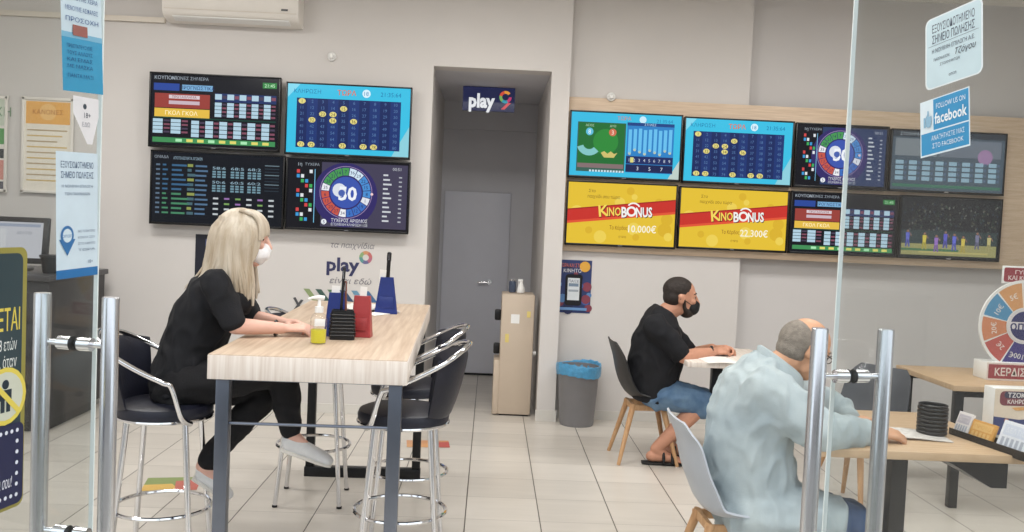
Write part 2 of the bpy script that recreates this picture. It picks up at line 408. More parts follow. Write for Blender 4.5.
# inner grey door at the corridor's end
dl, dr = XO0+.02, at(505, 330, Y=YD).x
dt = at(470, 192, Y=YD).z
d1 = MB().box(((dl+dr)/2, YD-.025, dt/2+.005), (dr-dl, .045, dt-.01), .004).obj('door_1', M['door']); tag(d1, 'plain grey door with a lever handle at the end of the corridor', 'door', kind='structure')
hp = at(489, 282, Y=YD-.05)
b = MB(); b.cyl((hp.x, YD-.048, hp.z), (hp.x, YD-.06, hp.z), .027); b.cyl((hp.x, YD-.055, hp.z), (hp.x, YD-.1, hp.z), .009); b.tube([(hp.x, YD-.1, hp.z), (hp.x-.03, YD-.103, hp.z), (hp.x-.12, YD-.1, hp.z-.004)], .0085)
b.obj('door_handle', M['chrome'], d1)
MB().box(((dl+dr)/2, YD-.03, .012), (dr-dl, .06, .02)).obj('threshold', M['blackmetal'], d1)

# ------------------------------------------------------------------ the glass entrance doors
def glass_door(name, E, ang, side, label, hz_top):
    a = math.radians(ang); d = V((side*math.sin(a), -math.cos(a), 0)); n = V((-side*math.cos(a), -math.sin(a), 0))   # d: free edge to hinge, n: out of the passage side
    L, H = .92, 2.35
    c = E + d*(L/2)
    rot = Matrix((d, n, V((0, 0, 1)))).transposed()
    t = empty(name, (c.x, c.y, 0), 0); tag(t, label, 'door', kind='structure')
    MB().box((c.x, c.y, H/2+.01), (L, .008, H), 0, rot).obj('glass_pane', M['glass'], t, False)
    e = E - d*.001
    MB().box((e.x, e.y, H/2+.01), (.003, .0084, H), 0, rot).obj('glass_edge', M['edgeglass'], t, False)
    for z in (.05, H-.04):
        q = E + d*.78; MB().box((q.x, q.y, z), (.28, .034, .09), .004, rot).obj('patch_fitting', M['steel'], t, False)
    hc = E + d*.055
    zt = hz_top; zb = zt-.62
    for k, nm in ((1, 'pull_handle'), (-1, 'pull_handle')):
        q = hc + n*(.07*k)
        b = MB(); b.tube([(q.x, q.y, zb), (q.x, q.y, zb+.002), (q.x, q.y, zt-.002), (q.x, q.y, zt)], [.0142, .0154, .0154, .0142], 24); hb = b.obj(nm, M['steel'], t, False)
        for z in (zt-.09, zt-.445):
            b = MB(); A = hc + n*(.006*k); B = hc + n*(.034*k); D = hc + n*(.056*k)
            b.cyl((A.x, A.y, z), (B.x, B.y, z), .0125); b.cyl((B.x, B.y, z), (D.x, D.y, z), .0055)
            b.obj('standoff', M['chrome'], hb, False)
            A2 = hc+n*(.0052*k); B2 = hc+n*(.0075*k); MB().cyl((A2.x, A2.y, z), (B2.x, B2.y, z), .0135).obj('gasket', M['black'], hb, False)
    return d, n
ZE = 1.75
ER = at(836.5, 330, Y=ZE); ER.z = 0
EL = at(96.5, 250, Y=ZE); EL.z = 0
dR, nR = glass_door('door_3', ER, 12, 1, 'right glass entrance door standing open with a tall steel pull handle', at(819, 326, Y=1.72).z)
dL, nL = glass_door('door_2', EL, 12, -1, 'left glass entrance door standing open with a tall steel pull handle', at(37, 292, Y=1.72).z)
def plane_mat(o, u): 
    Yv = V((0, 0, 1)).cross(u); return Matrix(((u.x, Yv.x, 0, o.x), (u.y, Yv.y, 0, o.y), (u.z, Yv.z, 1, o.z), (0, 0, 0, 1)))
def on_door(E, d, n, px, py): return hit(px, py, E+n*.0046, n)
# stickers on the right leaf
def quad_frame(E, d, n, TL, TR, BR, BL, sgn):
    u = d*sgn; c4 = [on_door(E, d, n, *p) for p in (TL, TR, BR, BL)]; c = sum(c4, V())/4
    top = c4[1]-c4[0]; tilt = math.atan2(top.z, top.dot(u)); bot = c4[2]-c4[3]; tilt = (tilt+math.atan2(bot.z, bot.dot(u)))/2
    wd = ((c4[1]-c4[0]).length+(c4[2]-c4[3]).length)/2; hh = ((c4[0]-c4[3]).length+(c4[1]-c4[2]).length)/2
    return plane_mat(c, u) @ Matrix.Rotation(-tilt, 4, 'Y'), wd, hh
m, wd, hh = quad_frame(ER, dR, nR, (928, 20), (985, -4), (981, 72), (923, 93), 1)
A = Art(wd, hh, vinyl, .00012); pale = (206, 226, 232)
A.rrect(0, 0, 1, 1, .1, (232, 240, 242)); A.rrect(.025, .02, .975, .98, .085, pale); dk = (74, 82, 100)
A.text('ΕΞΟΥΣΙΟΔΟΤΗΜΕΝΟ', .5, .16, .115, dk, fit=-.74, bold=.006); A.text('ΣΗΜΕΙΟ ΠΩΛΗΣΗΣ', .5, .31, .115, dk, fit=-.74, bold=.006)
A.rect(.06, .395, .94, .4, dk); A.text('Η ΝΟΜΙΜΗ ΕΠΙΛΟΓΗ Α.Ε.', .5, .475, .06, dk, fit=-.74)
A.text('ΠΑΙΧΝΙΔΙΩΝ', .3, .6, .04, dk); A.text('Τζόγου', .72, .585, .085, (50, 50, 66), shear=.3); A.text('ΣΤΟΙΧΗΜΑΤΩΝ', .45, .69, .038, dk); A.text('οπαπ', .5, .87, .045, dk)
tag(A.obj('door_sticker', None, m), 'pale blue rounded sticker with dark Greek lettering high on the right glass door', 'sticker')
m, wd, hh = quad_frame(ER, dR, nR, (922, 102), (971, 86.5), (969, 145), (919, 159.5), 1)
A = Art(wd, hh, vinyl, .00012); bl = (62, 150, 200)
A.rect(0, 0, 1, 1, (226, 238, 244)); A.rect(.28, .02, .98, .56, bl); A.rect(.02, .585, .98, .97, bl)
A.text('FOLLOW US ON', .63, .15, .095, (240, 246, 250), fit=-.58); A.text('facebook', .63, .36, .2, (245, 250, 252), fit=-.64, bold=.02)
A.text('ΑΝΑΖΗΤΗΣΤΕ ΜΑΣ', .57, .70, .085, (232, 242, 248), fit=-.66); A.text('ΣΤΟ FACEBOOK', .57, .84, .085, (232, 242, 248), fit=-.62)
th = (150, 190, 214)                                     # a thumbs-up
A.poly([(.08, .3), (.08, .48), (.12, .48), (.12, .3)], th); A.poly([(.13, .3), (.13, .46), (.16, .49), (.22, .49), (.24, .44), (.25, .3), (.19, .3), (.19, .2), (.165, .19), (.16, .25)], th)
tag(A.obj('door_sticker', None, m), 'blue and white square sticker with a thumbs-up, below the rounded sticker on the right door', 'sticker')
# stickers on the left leaf
m, wd, hh = quad_frame(EL, dL, nL, (62, -42), (102, -38), (101, 99), (60.5, 85), -1)
A = Art(wd, hh, vinyl, .00012); A.rect(0, 0, 1, 1, (196, 214, 224)); A.rect(0, .6, 1, 1, (58, 150, 190)); A.rect(0, .56, 1, .6, (120, 176, 204))
for i, y in enumerate((.06, .14, .22, .3, .38, .46)): A.text(('ΑΓΑΠΗΤΕ ΠΕΛΑΤΗ', 'ΦΟΡΑΜΕ ΜΑΣΚΑ', 'ΚΡΑΤΑΜΕ ΑΠΟΣΤΑΣΗ', 'ΠΛΕΝΟΥΜΕ ΧΕΡΙΑ', 'ΜΕΝΟΥΜΕ ΑΣΦΑΛΕΙΣ', 'ΠΡΟΣΟΧΗ')[i], .5, y, .035, (70, 100, 150), fit=-.8)
A.rect(.26, .5, .62, .58, (150, 92, 84))
for i, y in enumerate((.66, .71, .76, .81, .88)): A.text(('ΠΡΟΣΤΑΤΕΥΟΥΜΕ', 'ΤΟΥΣ ΑΛΛΟΥΣ', 'ΚΑΙ ΕΜΑΣ', 'ΜΕ ΜΑΣΚΑ', 'ΠΑΝΤΑ ΜΑΖΙ')[i], .42, y, .028, (28, 84, 134), fit=-.62)
tag(A.obj('door_sticker', None, m), 'tall light and teal blue notice at the top edge of the left glass door', 'sticker')
m, wd, hh = quad_frame(EL, dL, nL, (73, 96), (99, 99), (98, 146), (73, 142), -1)
A = Art(wd, hh, vinyl, .00012); A.poly([(0, 0), (0, .35), (.55, 1), (.75, 1), (1, .4), (1, 0)], (226, 224, 226)); A.disc(.45, .2, .06, (70, 80, 90)); A.text('18+', .55, .38, .12, (60, 66, 84))
A.text('ΕΔΩ', .5, .58, .1, (150, 150, 160))
tag(A.obj('door_sticker', None, m), 'small white tapering sticker between the two notices on the left glass door', 'sticker')
m, wd, hh = quad_frame(EL, dL, nL, (57, 149), (97, 155.5), (98, 272.5), (55, 282), -1)
A = Art(wd, hh, vinyl, .00012); A.rect(0, 0, 1, 1, (206, 222, 232)); A.rect(0, .93, 1, 1, (40, 112, 172)); dk = (92, 112, 140)
A.text('ΕΞΟΥΣΙΟΔΟΤΗΜΕΝΟ', .5, .1, .05, dk, fit=-.78, bold=.01); A.text('ΣΗΜΕΙΟ ΠΩΛΗΣΗΣ', .5, .18, .05, dk, fit=-.78, bold=.01); A.text('Η ΝΟΜΙΜΗ ΕΠΙΛΟΓΗ', .5, .27, .022, dk, fit=-.74); A.text('ΤΩΝ ΠΑΙΧΝΙΔΙΩΝ', .5, .33, .022, dk, fit=-.6)
A.disc(.25, .66, .078, (52, 112, 168)); A.poly([(.06, .69), (.25, .82), (.44, .69)], (52, 112, 168)); A.disc(.25, .66, .055, (206, 222, 232)); A.text('οπαπ', .25, .66, .03, (52, 112, 168), fit=-.24)
for i, y in enumerate((.63, .68, .73, .78)): A.text(('ΒΡΕΣ ΤΟ ΠΡΑΚΤΟΡΕΙΟ', 'ΚΟΝΤΑ ΣΟΥ', 'ΣΤΟ ΚΙΝΗΤΟ', 'ΤΩΡΑ')[i], .5, y, .018, dk, al='l', fit=-.42)
A.text('18+', .8, .88, .03, dk)
tag(A.obj('door_sticker', None, m), 'long pale blue notice with a location pin and dark blue base on the left door', 'sticker')
# the age notice nearer the hinge of the left leaf
TRc, BRc = on_door(EL, dL, nL, 27.5, 247), on_door(EL, dL, nL, 24, 503)
wd = .215; hh = TRc.z-BRc.z; u = -dL; c = TRc - u*(wd/2); c.z = (TRc.z+BRc.z)/2
A = Art(wd, hh, vinyl, .00012); ol = (150, 142, 70); tl = (48, 66, 72)
A.rrect(0, 0, 1, 1, .035, ol); A.rrect(.045, .022, .955, .978, .03, tl)
A.text('ΑΠΑΓΟΡΕΥΕΤΑΙ', .93, .27, .085, (220, 200, 84), al='r', bold=.01, fit=-.84); 
A.text('η είσοδος κάτω των 18 ετών', .9, .365, .045, (226, 230, 226), al='r', fit=-.8); A.text('στο πρακτορείο μας, όταν', .9, .43, .045, (226, 230, 226), al='r', fit=-.8)
for x in (.24, .78):
    A.disc(x, .56, .11, (226, 206, 90)); A.disc(x, .56, .092, (206, 208, 190)); A.disc(x, .515, .018, (32, 48, 60)); A.rect(x-.065, .535, x+.065, .575, (32, 48, 60)); A.rect(x-.05, .575, x-.008, .62, (32, 48, 60)); A.rect(x+.008, .575, x+.05, .62, (32, 48, 60))
    A.poly([(x-.13, .485), (x-.16, .5), (x+.13, .635), (x+.16, .62)], (226, 206, 90))
A.rrect(.02, .67, .98, .985, .03, (34, 38, 74))
for i in range(15): A.disc(.09+.82*i/14, .7, .008, (222, 226, 236), 10, up=(i == 0)); A.disc(.09+.82*i/14, .95, .008, (222, 226, 236), 10, up=False)
for i in range(1, 6): A.disc(.91, .7+.25*i/6, .008, (222, 226, 236), 10, up=False); A.disc(.09, .7+.25*i/6, .008, (222, 226, 236), 10, up=False)
A.text('Παίξε υπεύθυνα, παιχνίδι σου!', .86, .89, .045, (230, 232, 240), al='r', fit=-.74, shear=.2)
tag(A.obj('door_notice', None, plane_mat(c, u)), 'dark teal notice with olive border and yellow heading on the left glass door', 'notice')

# ------------------------------------------------------------------ screens
def screen_bets(A):
    A.rect(0, 0, 1, 1, (14, 15, 22)); A.text('ΚΟΥΠΟΝΙ', .11, .05, .05, (170, 180, 190)); A.text('ΑΓΩΝΕΣ ΣΗΜΕΡΑ', .3, .05, .045, (150, 160, 170)); A.rect(.87, .06, .98, .14, (40, 130, 60)); A.text('21:45', .925, .1, .05, (200, 240, 200))
    A.rect(.02, .13, .22, .23, (40, 70, 150)); A.rect(.24, .14, .48, .22, (120, 170, 210)); A.text('ΠΡΟΓΝΩΣΤΙΚΑ', .36, .18, .05, (20, 40, 90))
    A.rect(.03, .27, .46, .47, (150, 62, 54)); A.rect(.14, .29, .38, .34, (216, 200, 206)); A.rect(.14, .37, .38, .42, (200, 180, 190)); A.text('ΠΡΩΤΑΘΛΗΜΑ', .26, .315, .035, (120, 30, 40))
    A.rect(.03, .48, .46, .6, (226, 186, 70)); A.text('ΓΚΟΛ ΓΚΟΛ', .24, .54, .06, (255, 240, 190), bold=.01)
    def cells(x0, x1, y0, y1, nx, ny):
        dx = (x1-x0)/nx; dy = (y1-y0)/ny
        A.L += 1
        for i in range(nx):
            for j in range(ny):
                A.rect(x0+i*dx, y0+j*dy, x0+i*dx+dx*.55, y0+j*dy+dy*.86, (176, 206, 222), False); A.rect(x0+i*dx+dx*.6, y0+j*dy+dy*.2, x0+i*dx+dx*.95, y0+j*dy+dy*.7, (126, 74, 92) if (i+j) % 3 else (70, 60, 80), False)
    A.rect(.5, .24, .98, .36, (30, 48, 96)); cells(.5, .98, .25, .34, 5, 1); cells(.5, .98, .37, .58, 5, 4); A.rect(.02, .6, .98, .62, (20, 60, 50))
    cells(.02, .3, .63, .84, 2, 4); cells(.32, .98, .64, .88, 6, 4); A.rect(.02, .89, .98, .96, (64, 140, 84))
    A.L += 1
    for i in range(9): A.rect(.2+i*.085, .905, .25+i*.085, .945, (222, 214, 110) if i % 3 else (170, 230, 180), False)
def screen_numbers(A, hits):
    A.rect(0, 0, 1, 1, (56, 190, 226)); A.poly([(0, 0), (0, .2), (.1, 0)], (130, 214, 236)); A.poly([(1, 1), (1, .55), (.86, 1)], (140, 206, 220))
    A.text('ΚΛΗΡΩΣΗ', .16, .1, .06, (20, 120, 170)); A.text('ΤΩΡΑ', .48, .1, .075, (206, 120, 90), bold=.02); A.disc(.64, .1, .06, (214, 240, 250)); A.text('18', .64, .1, .06, (30, 120, 180)); A.text('21:35:64', .84, .1, .065, (24, 116, 170))
    A.rect(.075, .2, .925, .92, (22, 40, 92)); A.L += 1
    for i in range(10):
        if i % 2: A.rect(.075+.085*i, .2, .075+.085*(i+1), .92, (28, 52, 112), False)
    k = 0
    for j in range(8):
        for i in range(10):
            k += 1; x, y = .118+.085*i, .245+.09*j
            if (i, j) in hits: A.disc(x, y, .052, (226, 214, 130), 16, ry=.04); A.text(str(k), x, y, .05, (80, 70, 30))
            else: A.text(str(k), x, y, .046, (84, 120, 168), up=False)
HITS = {(0, 0), (1, 3), (2, 2), (3, 2), (3, 3), (4, 1), (5, 3), (0, 7), (1, 7), (4, 7), (6, 7), (7, 7)}
def screen_list(A):
    A.rect(0, 0, 1, 1, (12, 17, 24)); A.text('ΟΜΑΔΑ', .07, .07, .04, (150, 160, 170)); A.text('ΑΠΟΤΕΛΕΣΜΑΤΑ ΑΓΩΝΩΝ', .27, .08, .04, (150, 175, 190), fit=-.22)
    R = random.Random(3)
    A.L += 1
    for j in range(11):
        y = .17+j*.068; c = (70, 130, 96) if j > 5 else (56, 96, 130)
        A.rect(.03, y, .06, y+.025, (90, 110, 130), False); A.rect(.08, y, .1+R.random()*.03, y+.025, c, False); A.rect(.15, y, .22+R.random()*.08, y+.028, c, False); A.rect(.27, y-.01, .3+R.random()*.03, y+.03, (140, 150, 80) if j % 3 == 0 else (70, 100, 110), False); A.rect(.33, y, .4+R.random()*.03, y+.026, (80, 110, 140), False)
    for bx in (.46, .6, .73):
        for by in (.17, .37):
            A.text('%d%d:%d' % (bx*70 % 9, by*50 % 9, bx*90 % 7), bx+.05, by+.03, .04, (150, 180, 196), fit=-.1); A.L += 1
            for j in range(3):
                for i in range(3): A.rect(bx+i*.037, by+.07+j*.036, bx+i*.037+.027, by+.095+j*.036, (112, 146, 160), False)
    A.L += 1
    for j in range(9): A.rect(.86, .13+j*.045, .97, .142+j*.045, (110, 130, 140) if j % 3 == 0 else (40, 52, 62), False)
    for j in range(4):
        for i in range(6): A.rect(.47+i*.085, .62+j*.075, .51+i*.085, .645+j*.075, [(190, 196, 200), (150, 110, 170), (120, 160, 90)][(i*j+i) % 3 if i < 5 else 0], False)
def screen_wheel(A, bgc):
    A.rect(0, 0, 1, 1, (15, 15, 21)); A.text('1η', .1, .07, .05, (170, 180, 190)); A.text('ΤΥΧΕΡΑ', .2, .07, .04, (150, 160, 170)); A.rect(.28, .03, .99, .97, bgc); A.disc(.48, .5, .47, (48, 40, 100), 32)
    A.L += 1; cs = [(206, 70, 70), (60, 170, 90), (60, 150, 210), (222, 226, 230)]
    for j in range(11):
        y = .15+j*.07
        for i in range(4):
            if (i*3+j*5) % 4 < 2: A.rect(.075+i*.035, y, .1+i*.035, y+.05, cs[(i+j*2) % 4], False)
    A.rect(.222, .14, .228, .92, (120, 190, 226), False)
    seg = [(222, 226, 236)]*1+[(72, 140, 208)]*3+[(206, 226, 240)]*2+[(70, 150, 82)]*4+[(230, 232, 238)]+[(196, 86, 70)]*4+[(236, 236, 240)]+[(60, 110, 190)]*3
    n = len(seg)
    for i, c in enumerate(seg): A.ring(.485, .46, .25, .36, -30+i*360/n, -30+(i+.9)*360/n, c, 3, up=(i == 0))
    A.ring(.485, .46, .375, .385, 0, 360, (150, 130, 170), 40); A.disc(.485, .46, .23, (58, 84, 170), 28)
    A.disc(.43, .43, .1, (216, 222, 232), 16); A.text('50', .5, .47, .2, (236, 240, 246), bold=.03); A.disc(.45, .47, .05, (72, 96, 170), 12)
    for i in range(n): 
        a = math.radians(-30+(i+.45)*360/n); A.text(str((i*7) % 36+1), .485+.305*math.cos(a)*A.h/A.w, .46-.305*math.sin(a), .05, (30, 40, 80), up=(i == 0))
    A.text('ΤΥΧΕΡΟΣ ΑΡΙΘΜΟΣ', .52, .87, .05, (226, 228, 232), fit=-.3); A.text('ΕΠΟΜΕΝΗ ΚΛΗΡΩΣΗ 1:53', .52, .93, .04, (210, 214, 220), fit=-.3); A.disc(.31, .9, .04, (226, 230, 236)); A.text('5', .31, .9, .05, (40, 40, 90))
    A.disc(.7, .47, .02, (236, 200, 200)); A.text('00:51', .9, .09, .045, (190, 194, 200)); A.L += 1
    for j in range(11): A.rect(.79, .17+j*.067, .83+.03*(j % 3)/2, .195+j*.067, (200, 204, 210), False); A.rect(.92, .2+j*.065, .945, .22+j*.065, (170, 174, 182), False)
def screen_table_game(A):
    A.rect(0, 0, 1, 1, (56, 186, 224)); A.poly([(1, 1), (1, .7), (.9, 1)], (190, 206, 200)); A.text('ΤΩΡΑ', .48, .07, .06, (206, 120, 90)); A.disc(.65, .08, .055, (200, 234, 248)); A.text('21:35:64', .85, .09, .055, (24, 116, 170))
    A.rect(.06, .15, .5, .93, (58, 96, 84)); A.rect(.07, .16, .49, .8, (34, 108, 50)); A.disc(.32, .45, .2, (46, 136, 56), 24)
    A.disc(.17, .3, .06, (96, 190, 220)); A.text('8', .17, .3, .07, (230, 245, 250)); A.text('ΑΣΟΣ', .17, .2, .035, (190, 220, 190)); A.disc(.38, .3, .06, (206, 110, 80)); A.text('3', .38, .3, .07, (250, 230, 210)); A.text('ΔΥΟ', .38, .2, .035, (190, 220, 190))
    A.ring(.17, .48, .1, .2, 200, 320, (130, 196, 196), 10); A.poly([(.28, .63), (.31, .7), (.4, .7), (.43, .62), (.4, .64), (.37, .6), (.34, .64), (.31, .6)], (206, 190, 110)); A.rect(.07, .8, .49, .87, (130, 110, 110)); A.L += 1
    for i in range(12): A.rect(.18+i*.027, .9, .198+i*.027, .93, (206, 226, 236), False)
    A.rect(.51, .14, .94, .92, (44, 128, 196)); A.rect(.51, .13, .94, .18, (30, 66, 130)); A.text('ΣΤΗΛΕΣ', .72, .155, .035, (190, 220, 240)); A.L += 1
    for i in range(9): A.rect(.525+i*.046, .24-.01*(i % 3), .555+i*.046, .62-.03*((i*5) % 3), (104, 190, 236), False); A.disc(.54+i*.046, .62-.03*((i*5) % 3), .022, (190, 200, 170), 10, up=False)
    A.rect(.51, .66, .94, .78, (30, 44, 96)); A.rect(.51, .79, .94, .91, (26, 36, 80)); A.L += 1
    for i in range(9): A.text(str(i+1), .54+i*.046, .72, .05, (200, 210, 226), up=False)
    A.rect(.55, .68, .58, .76, (220, 216, 130), False)
    for i in range(3): A.text('%d' % (i*2+3), .62+i*.11, .85, .06, (210, 220, 236), up=False)
def screen_bonus(A, amount):
    A.rect(0, 0, 1, 1, (226, 190, 52)); R = random.Random(5)
    for i in range(12): A.disc(.06+.9*R.random(), .1+.85*R.random(), .05+.07*R.random(), [(234, 206, 84), (216, 176, 44)][i % 2], 18)
    A.poly([(0, .44), (0, .68), (1, .46), (1, .22)], (198, 50, 40)); A.poly([(0, .64), (0, .68), (1, .46), (1, .42)], (222, 84, 52)); A.poly([(0, .44), (0, .46), (1, .24), (1, .22)], (160, 36, 34))
    A.text('Στο', .22, .13, .05, (110, 86, 30)); A.text('παιχνίδι σου τώρα', .33, .22, .055, (110, 86, 30), fit=-.3)
    for dx, dy, c in ((.006, .012, (70, 40, 24)), (0, 0, (244, 214, 92))): A.text('K', .335+dx, .445+dy, .19, c, bold=.02, rot=.12)
    for dx, dy, c in ((.006, .012, (70, 40, 24)), (0, 0, (244, 214, 92))): A.text('INO', .43+dx, .455+dy, .14, c, bold=.02, rot=.05, fit=-.13)
    for dx, dy, c in ((.006, .012, (60, 24, 30)), (0, 0, (240, 240, 236))): A.text('B', .525+dx, .455+dy, .17, c, bold=.03, rot=.05, fit=-.05); A.text('NUS', .71+dx, .445+dy, .16, c, bold=.03, rot=.05, fit=-.15)
    A.ring(.592, .445, .05, .085, 0, 360, (240, 240, 236), 20); A.ring(.61, .42, .1, .125, 30, 140, (240, 240, 236), 8)
    A.text('Το Κέρδος', .48, .72, .065, (120, 70, 30), fit=-.17); A.text(amount, .7, .725, .12, (246, 240, 214), bold=.015, fit=-.26); A.text('ΕΥΡΩ', .52, .87, .035, (130, 96, 34))
def screen_court(A):
    A.rect(0, 0, 1, 1, (22, 27, 32)); R = random.Random(8); A.L += 1
    for i in range(170):
        x, y = R.random()*.96+.02, .08+R.random()*.5; A.rect(x, y, x+.012, y+.03, [(60, 70, 72), (92, 88, 76), (46, 60, 80), (40, 60, 48), (110, 110, 104)][i % 5], False)
    A.rect(.02, .55, .98, .78, (46, 60, 62)); A.rect(.02, .78, .98, .97, (150, 146, 96)); A.rect(.02, .86, .6, .9, (66, 110, 76)); A.rect(.2, .9, .9, .93, (176, 166, 104))
    for i, (x, c) in enumerate(((.08, (90, 100, 190)), (.25, (206, 190, 70)), (.37, (150, 110, 190)), (.46, (90, 90, 190)), (.55, (96, 104, 206)), (.64, (206, 186, 80)), (.78, (120, 120, 150)), (.9, (190, 180, 120)))):
        y = .6+.035*(i % 3); A.disc(x, y-.025, .02, (150, 110, 90), 10); A.poly([(x-.02, y), (x-.016, y+.12), (x+.016, y+.12), (x+.02, y)], c); A.poly([(x-.018, y+.12), (x-.024, y+.24), (x-.008, y+.24), (x, y+.15), (x+.01, y+.24), (x+.026, y+.24), (x+.018, y+.12)], tuple(int(q*.8) for q in c))
        A.poly([(x+.015, y), (x+.035, y+.06), (x+.042, y+.05), (x+.02, y-.005)], (150, 110, 90))
def screen_odds(A):
    A.rect(0, 0, 1, 1, (70, 84, 96)); A.rect(.0, .0, 1, .1, (40, 48, 58)); A.text('ΣΤΟΙΧΗΜΑ', .16, .05, .05, (170, 180, 186)); A.rect(.03, .13, .4, .42, (120, 128, 134)); A.rect(.42, .13, .97, .42, (104, 112, 124)); A.disc(.83, .4, .13, (150, 120, 156), 20); A.L += 1
    for i in range(8):
        for j in range(4): A.rect(.04+i*.118, .5+j*.09, .04+i*.118+.07, .565+j*.09, (140, 170, 186), False); A.rect(.115+i*.118, .51+j*.09, .14+i*.118, .555+j*.09, (80, 100, 122), False)
    A.rect(.02, .9, .98, .95, (60, 110, 90))
def tv(px4, Yf, art, label, group, wall):
    c4 = [at(*p, Y=Yf) for p in px4]; c = sum(c4, V())/4
    wd = (c4[1].x-c4[0].x+c4[2].x-c4[3].x)/2; hh = (c4[0].z-c4[3].z+c4[1].z-c4[2].z)/2
    t = empty('television', (c.x, Yf, c.z), 0, label, 'television', group)
    bz = .012
    b = MB(); b.box((0, .024, 0), (wd, .04, hh), .004)
    b.obj('housing', M['tvblack'], t)
    b = MB()
    for x, z, dx, dz in ((0, hh/2-bz/2, wd, bz), (0, -hh/2+bz*.75, wd, bz*1.5), (-wd/2+bz/2, 0, bz, hh), (wd/2-bz/2, 0, bz, hh)): b.box((x, -.001, z), (dx, .012, dz), .002)
    b.obj('bezel', M['tvblack'], t)
    A = Art(wd-2*bz, hh-2.5*bz, lambda col: emis(col), .00015); art(A); A.obj('screen', t, Matrix.Translation((0, .0035, bz*.25)))
    MB().box((0, .044+(wall-Yf-.046)/2, 0), (.3, wall-Yf-.046, .25)).obj('wall_bracket', M['blackmetal'], t)
    MB().box((0, -.006, -hh/2+bz*.75), (.035, .004, .006)).obj('emblem', M['chrome'], t)
Yf = YL-.09
g1 = 'four screens on the left wall'
tv([(148, 70), (280, 79), (280, 151), (150, 148)], Yf, screen_bets, 'upper left wall screen of betting tables with a red and yellow panel', g1, YL)
tv([(285, 80), (412, 89), (410, 161), (286, 153)], Yf, lambda A: screen_numbers(A, HITS), 'turquoise number grid screen in the left group, beside the corridor opening', g1, YL)
tv([(150, 150), (284, 155), (284, 229), (150, 224)], Yf, screen_list, 'dark results list screen behind the blonde woman, lower left of the group', g1, YL)
tv([(285, 156), (411, 163), (408, 234.5), (286, 229)], Yf, lambda A: screen_wheel(A, (66, 62, 84)), 'dark screen with a round number wheel in the left group', g1, YL)
YB = YR-.035
bt, bb = at(600, 98, Y=YB).z, at(600, 252, Y=YB).z
bd = MB().box((at(563, 180, Y=YB).x+2.12, (YB+YR)/2-.002, (bt+bb)/2), (4.24, YR-YB-.004, bt-bb), .004).obj('wood_board', M['board']); bd.location = (0, 0, 0)
tag(bd, 'long light wood panel mounted on the right wall behind eight screens', 'panel')
Yf = YB-.05; g2 = 'eight screens on the right wood panel'
tv([(571, 109), (684, 116), (679, 182), (567, 177)], Yf, screen_table_game, 'screen with a green playing table and blue columns at the panel corner', g2, YB)
tv([(685.5, 116), (796, 122), (790, 188), (681, 182)], Yf, lambda A: screen_numbers(A, HITS), 'turquoise number grid screen on the wood panel, above a yellow screen', g2, YB)
tv([(797.5, 122), (889.5, 127), (886, 191), (792, 187)], Yf, lambda A: screen_wheel(A, (40, 58, 96)), 'narrow dark screen with a number wheel on the wood panel', g2, YB)
tv([(892, 128), (1008, 134), (1003, 196), (888, 191)], Yf, screen_odds, 'greyish odds table screen at the top far right of the wood panel', g2, YB)
tv([(568, 180), (678, 185), (675, 249), (564, 245)], Yf, lambda A: screen_bonus(A, '10.000€'), 'yellow bonus screen with a red band reading 10.000, left one of two', g2, YB)
tv([(680, 186), (790, 191), (786, 252.5), (677, 249)], Yf, lambda A: screen_bonus(A, '22.300€'), 'yellow bonus screen with a red band reading 22.300, right one of two', g2, YB)
tv([(792, 191), (899, 195), (895, 258), (788, 253)], Yf, screen_bets, 'betting table screen on the wood panel, right of the two yellow screens', g2, YB)
tv([(901, 195), (1003, 199), (999, 262), (897, 258)], Yf, screen_court, 'screen showing a basketball game at the lower far right of the panel', g2, YB)

# ------------------------------------------------------------------ things on the walls
def poster(name, px4, Yw, draw, label, cat='poster', mf=ink, frame=None, group=None):
    c4 = [at(*p, Y=Yw) for p in px4]; c = sum(c4, V())/4; wd = (c4[1].x-c4[0].x+c4[2].x-c4[3].x)/2; hh = (c4[0].z-c4[3].z+c4[1].z-c4[2].z)/2
    A = Art(wd, hh, mf, .0003); draw(A)
    if frame:
        t = empty(name, (c.x, Yw, c.z), 0, label, cat, group); b = MB()
        for x, z, dx, dz in ((0, hh/2, wd+.03, .022), (0, -hh/2, wd+.03, .022), (-wd/2, 0, .022, hh+.03), (wd/2, 0, .022, hh+.03)): b.box((x, -.004, z), (dx, .016, dz), .003)
        b.obj('frame', frame, t); A.obj('print', t); return t
    o = A.obj(name, None); o.location = (c.x, Yw, c.z); return tag(o, label, cat, group)
def d_orange(A):
    A.rect(0, 0, 1, 1, (236, 230, 218)); A.rect(.05, .03, .95, .27, (234, 178, 100)); A.disc(.5, .14, .09, (240, 196, 130)); A.text('ΚΑΝΟΝΕΣ', .5, .14, .05, (180, 110, 50)); A.L += 1
    for j in range(10): A.rect(.08, .33+j*.06, .9-.1*(j % 3), .345+j*.06, [(190, 172, 140), (216, 190, 130)][j % 2], False)
poster('framed_poster', [(23, 98), (72, 100), (72, 193), (23, 191)], YL-.02, d_orange, 'white framed poster with an orange heading on the left wall', mf=ink, frame=M['offwhite'])
def d_green(A):
    A.rect(0, 0, 1, 1, (232, 228, 222)); A.rect(.05, .02, .95, .3, (206, 216, 200)); A.rect(.05, .33, .95, .5, (96, 160, 96)); A.rect(.05, .55, .95, .65, (60, 62, 66)); A.rect(.05, .67, .95, .88, (216, 150, 140)); A.rect(.05, .9, .95, .98, (90, 90, 100)); A.text('ΤΥΧΗ', .7, .15, .1, (120, 150, 120))
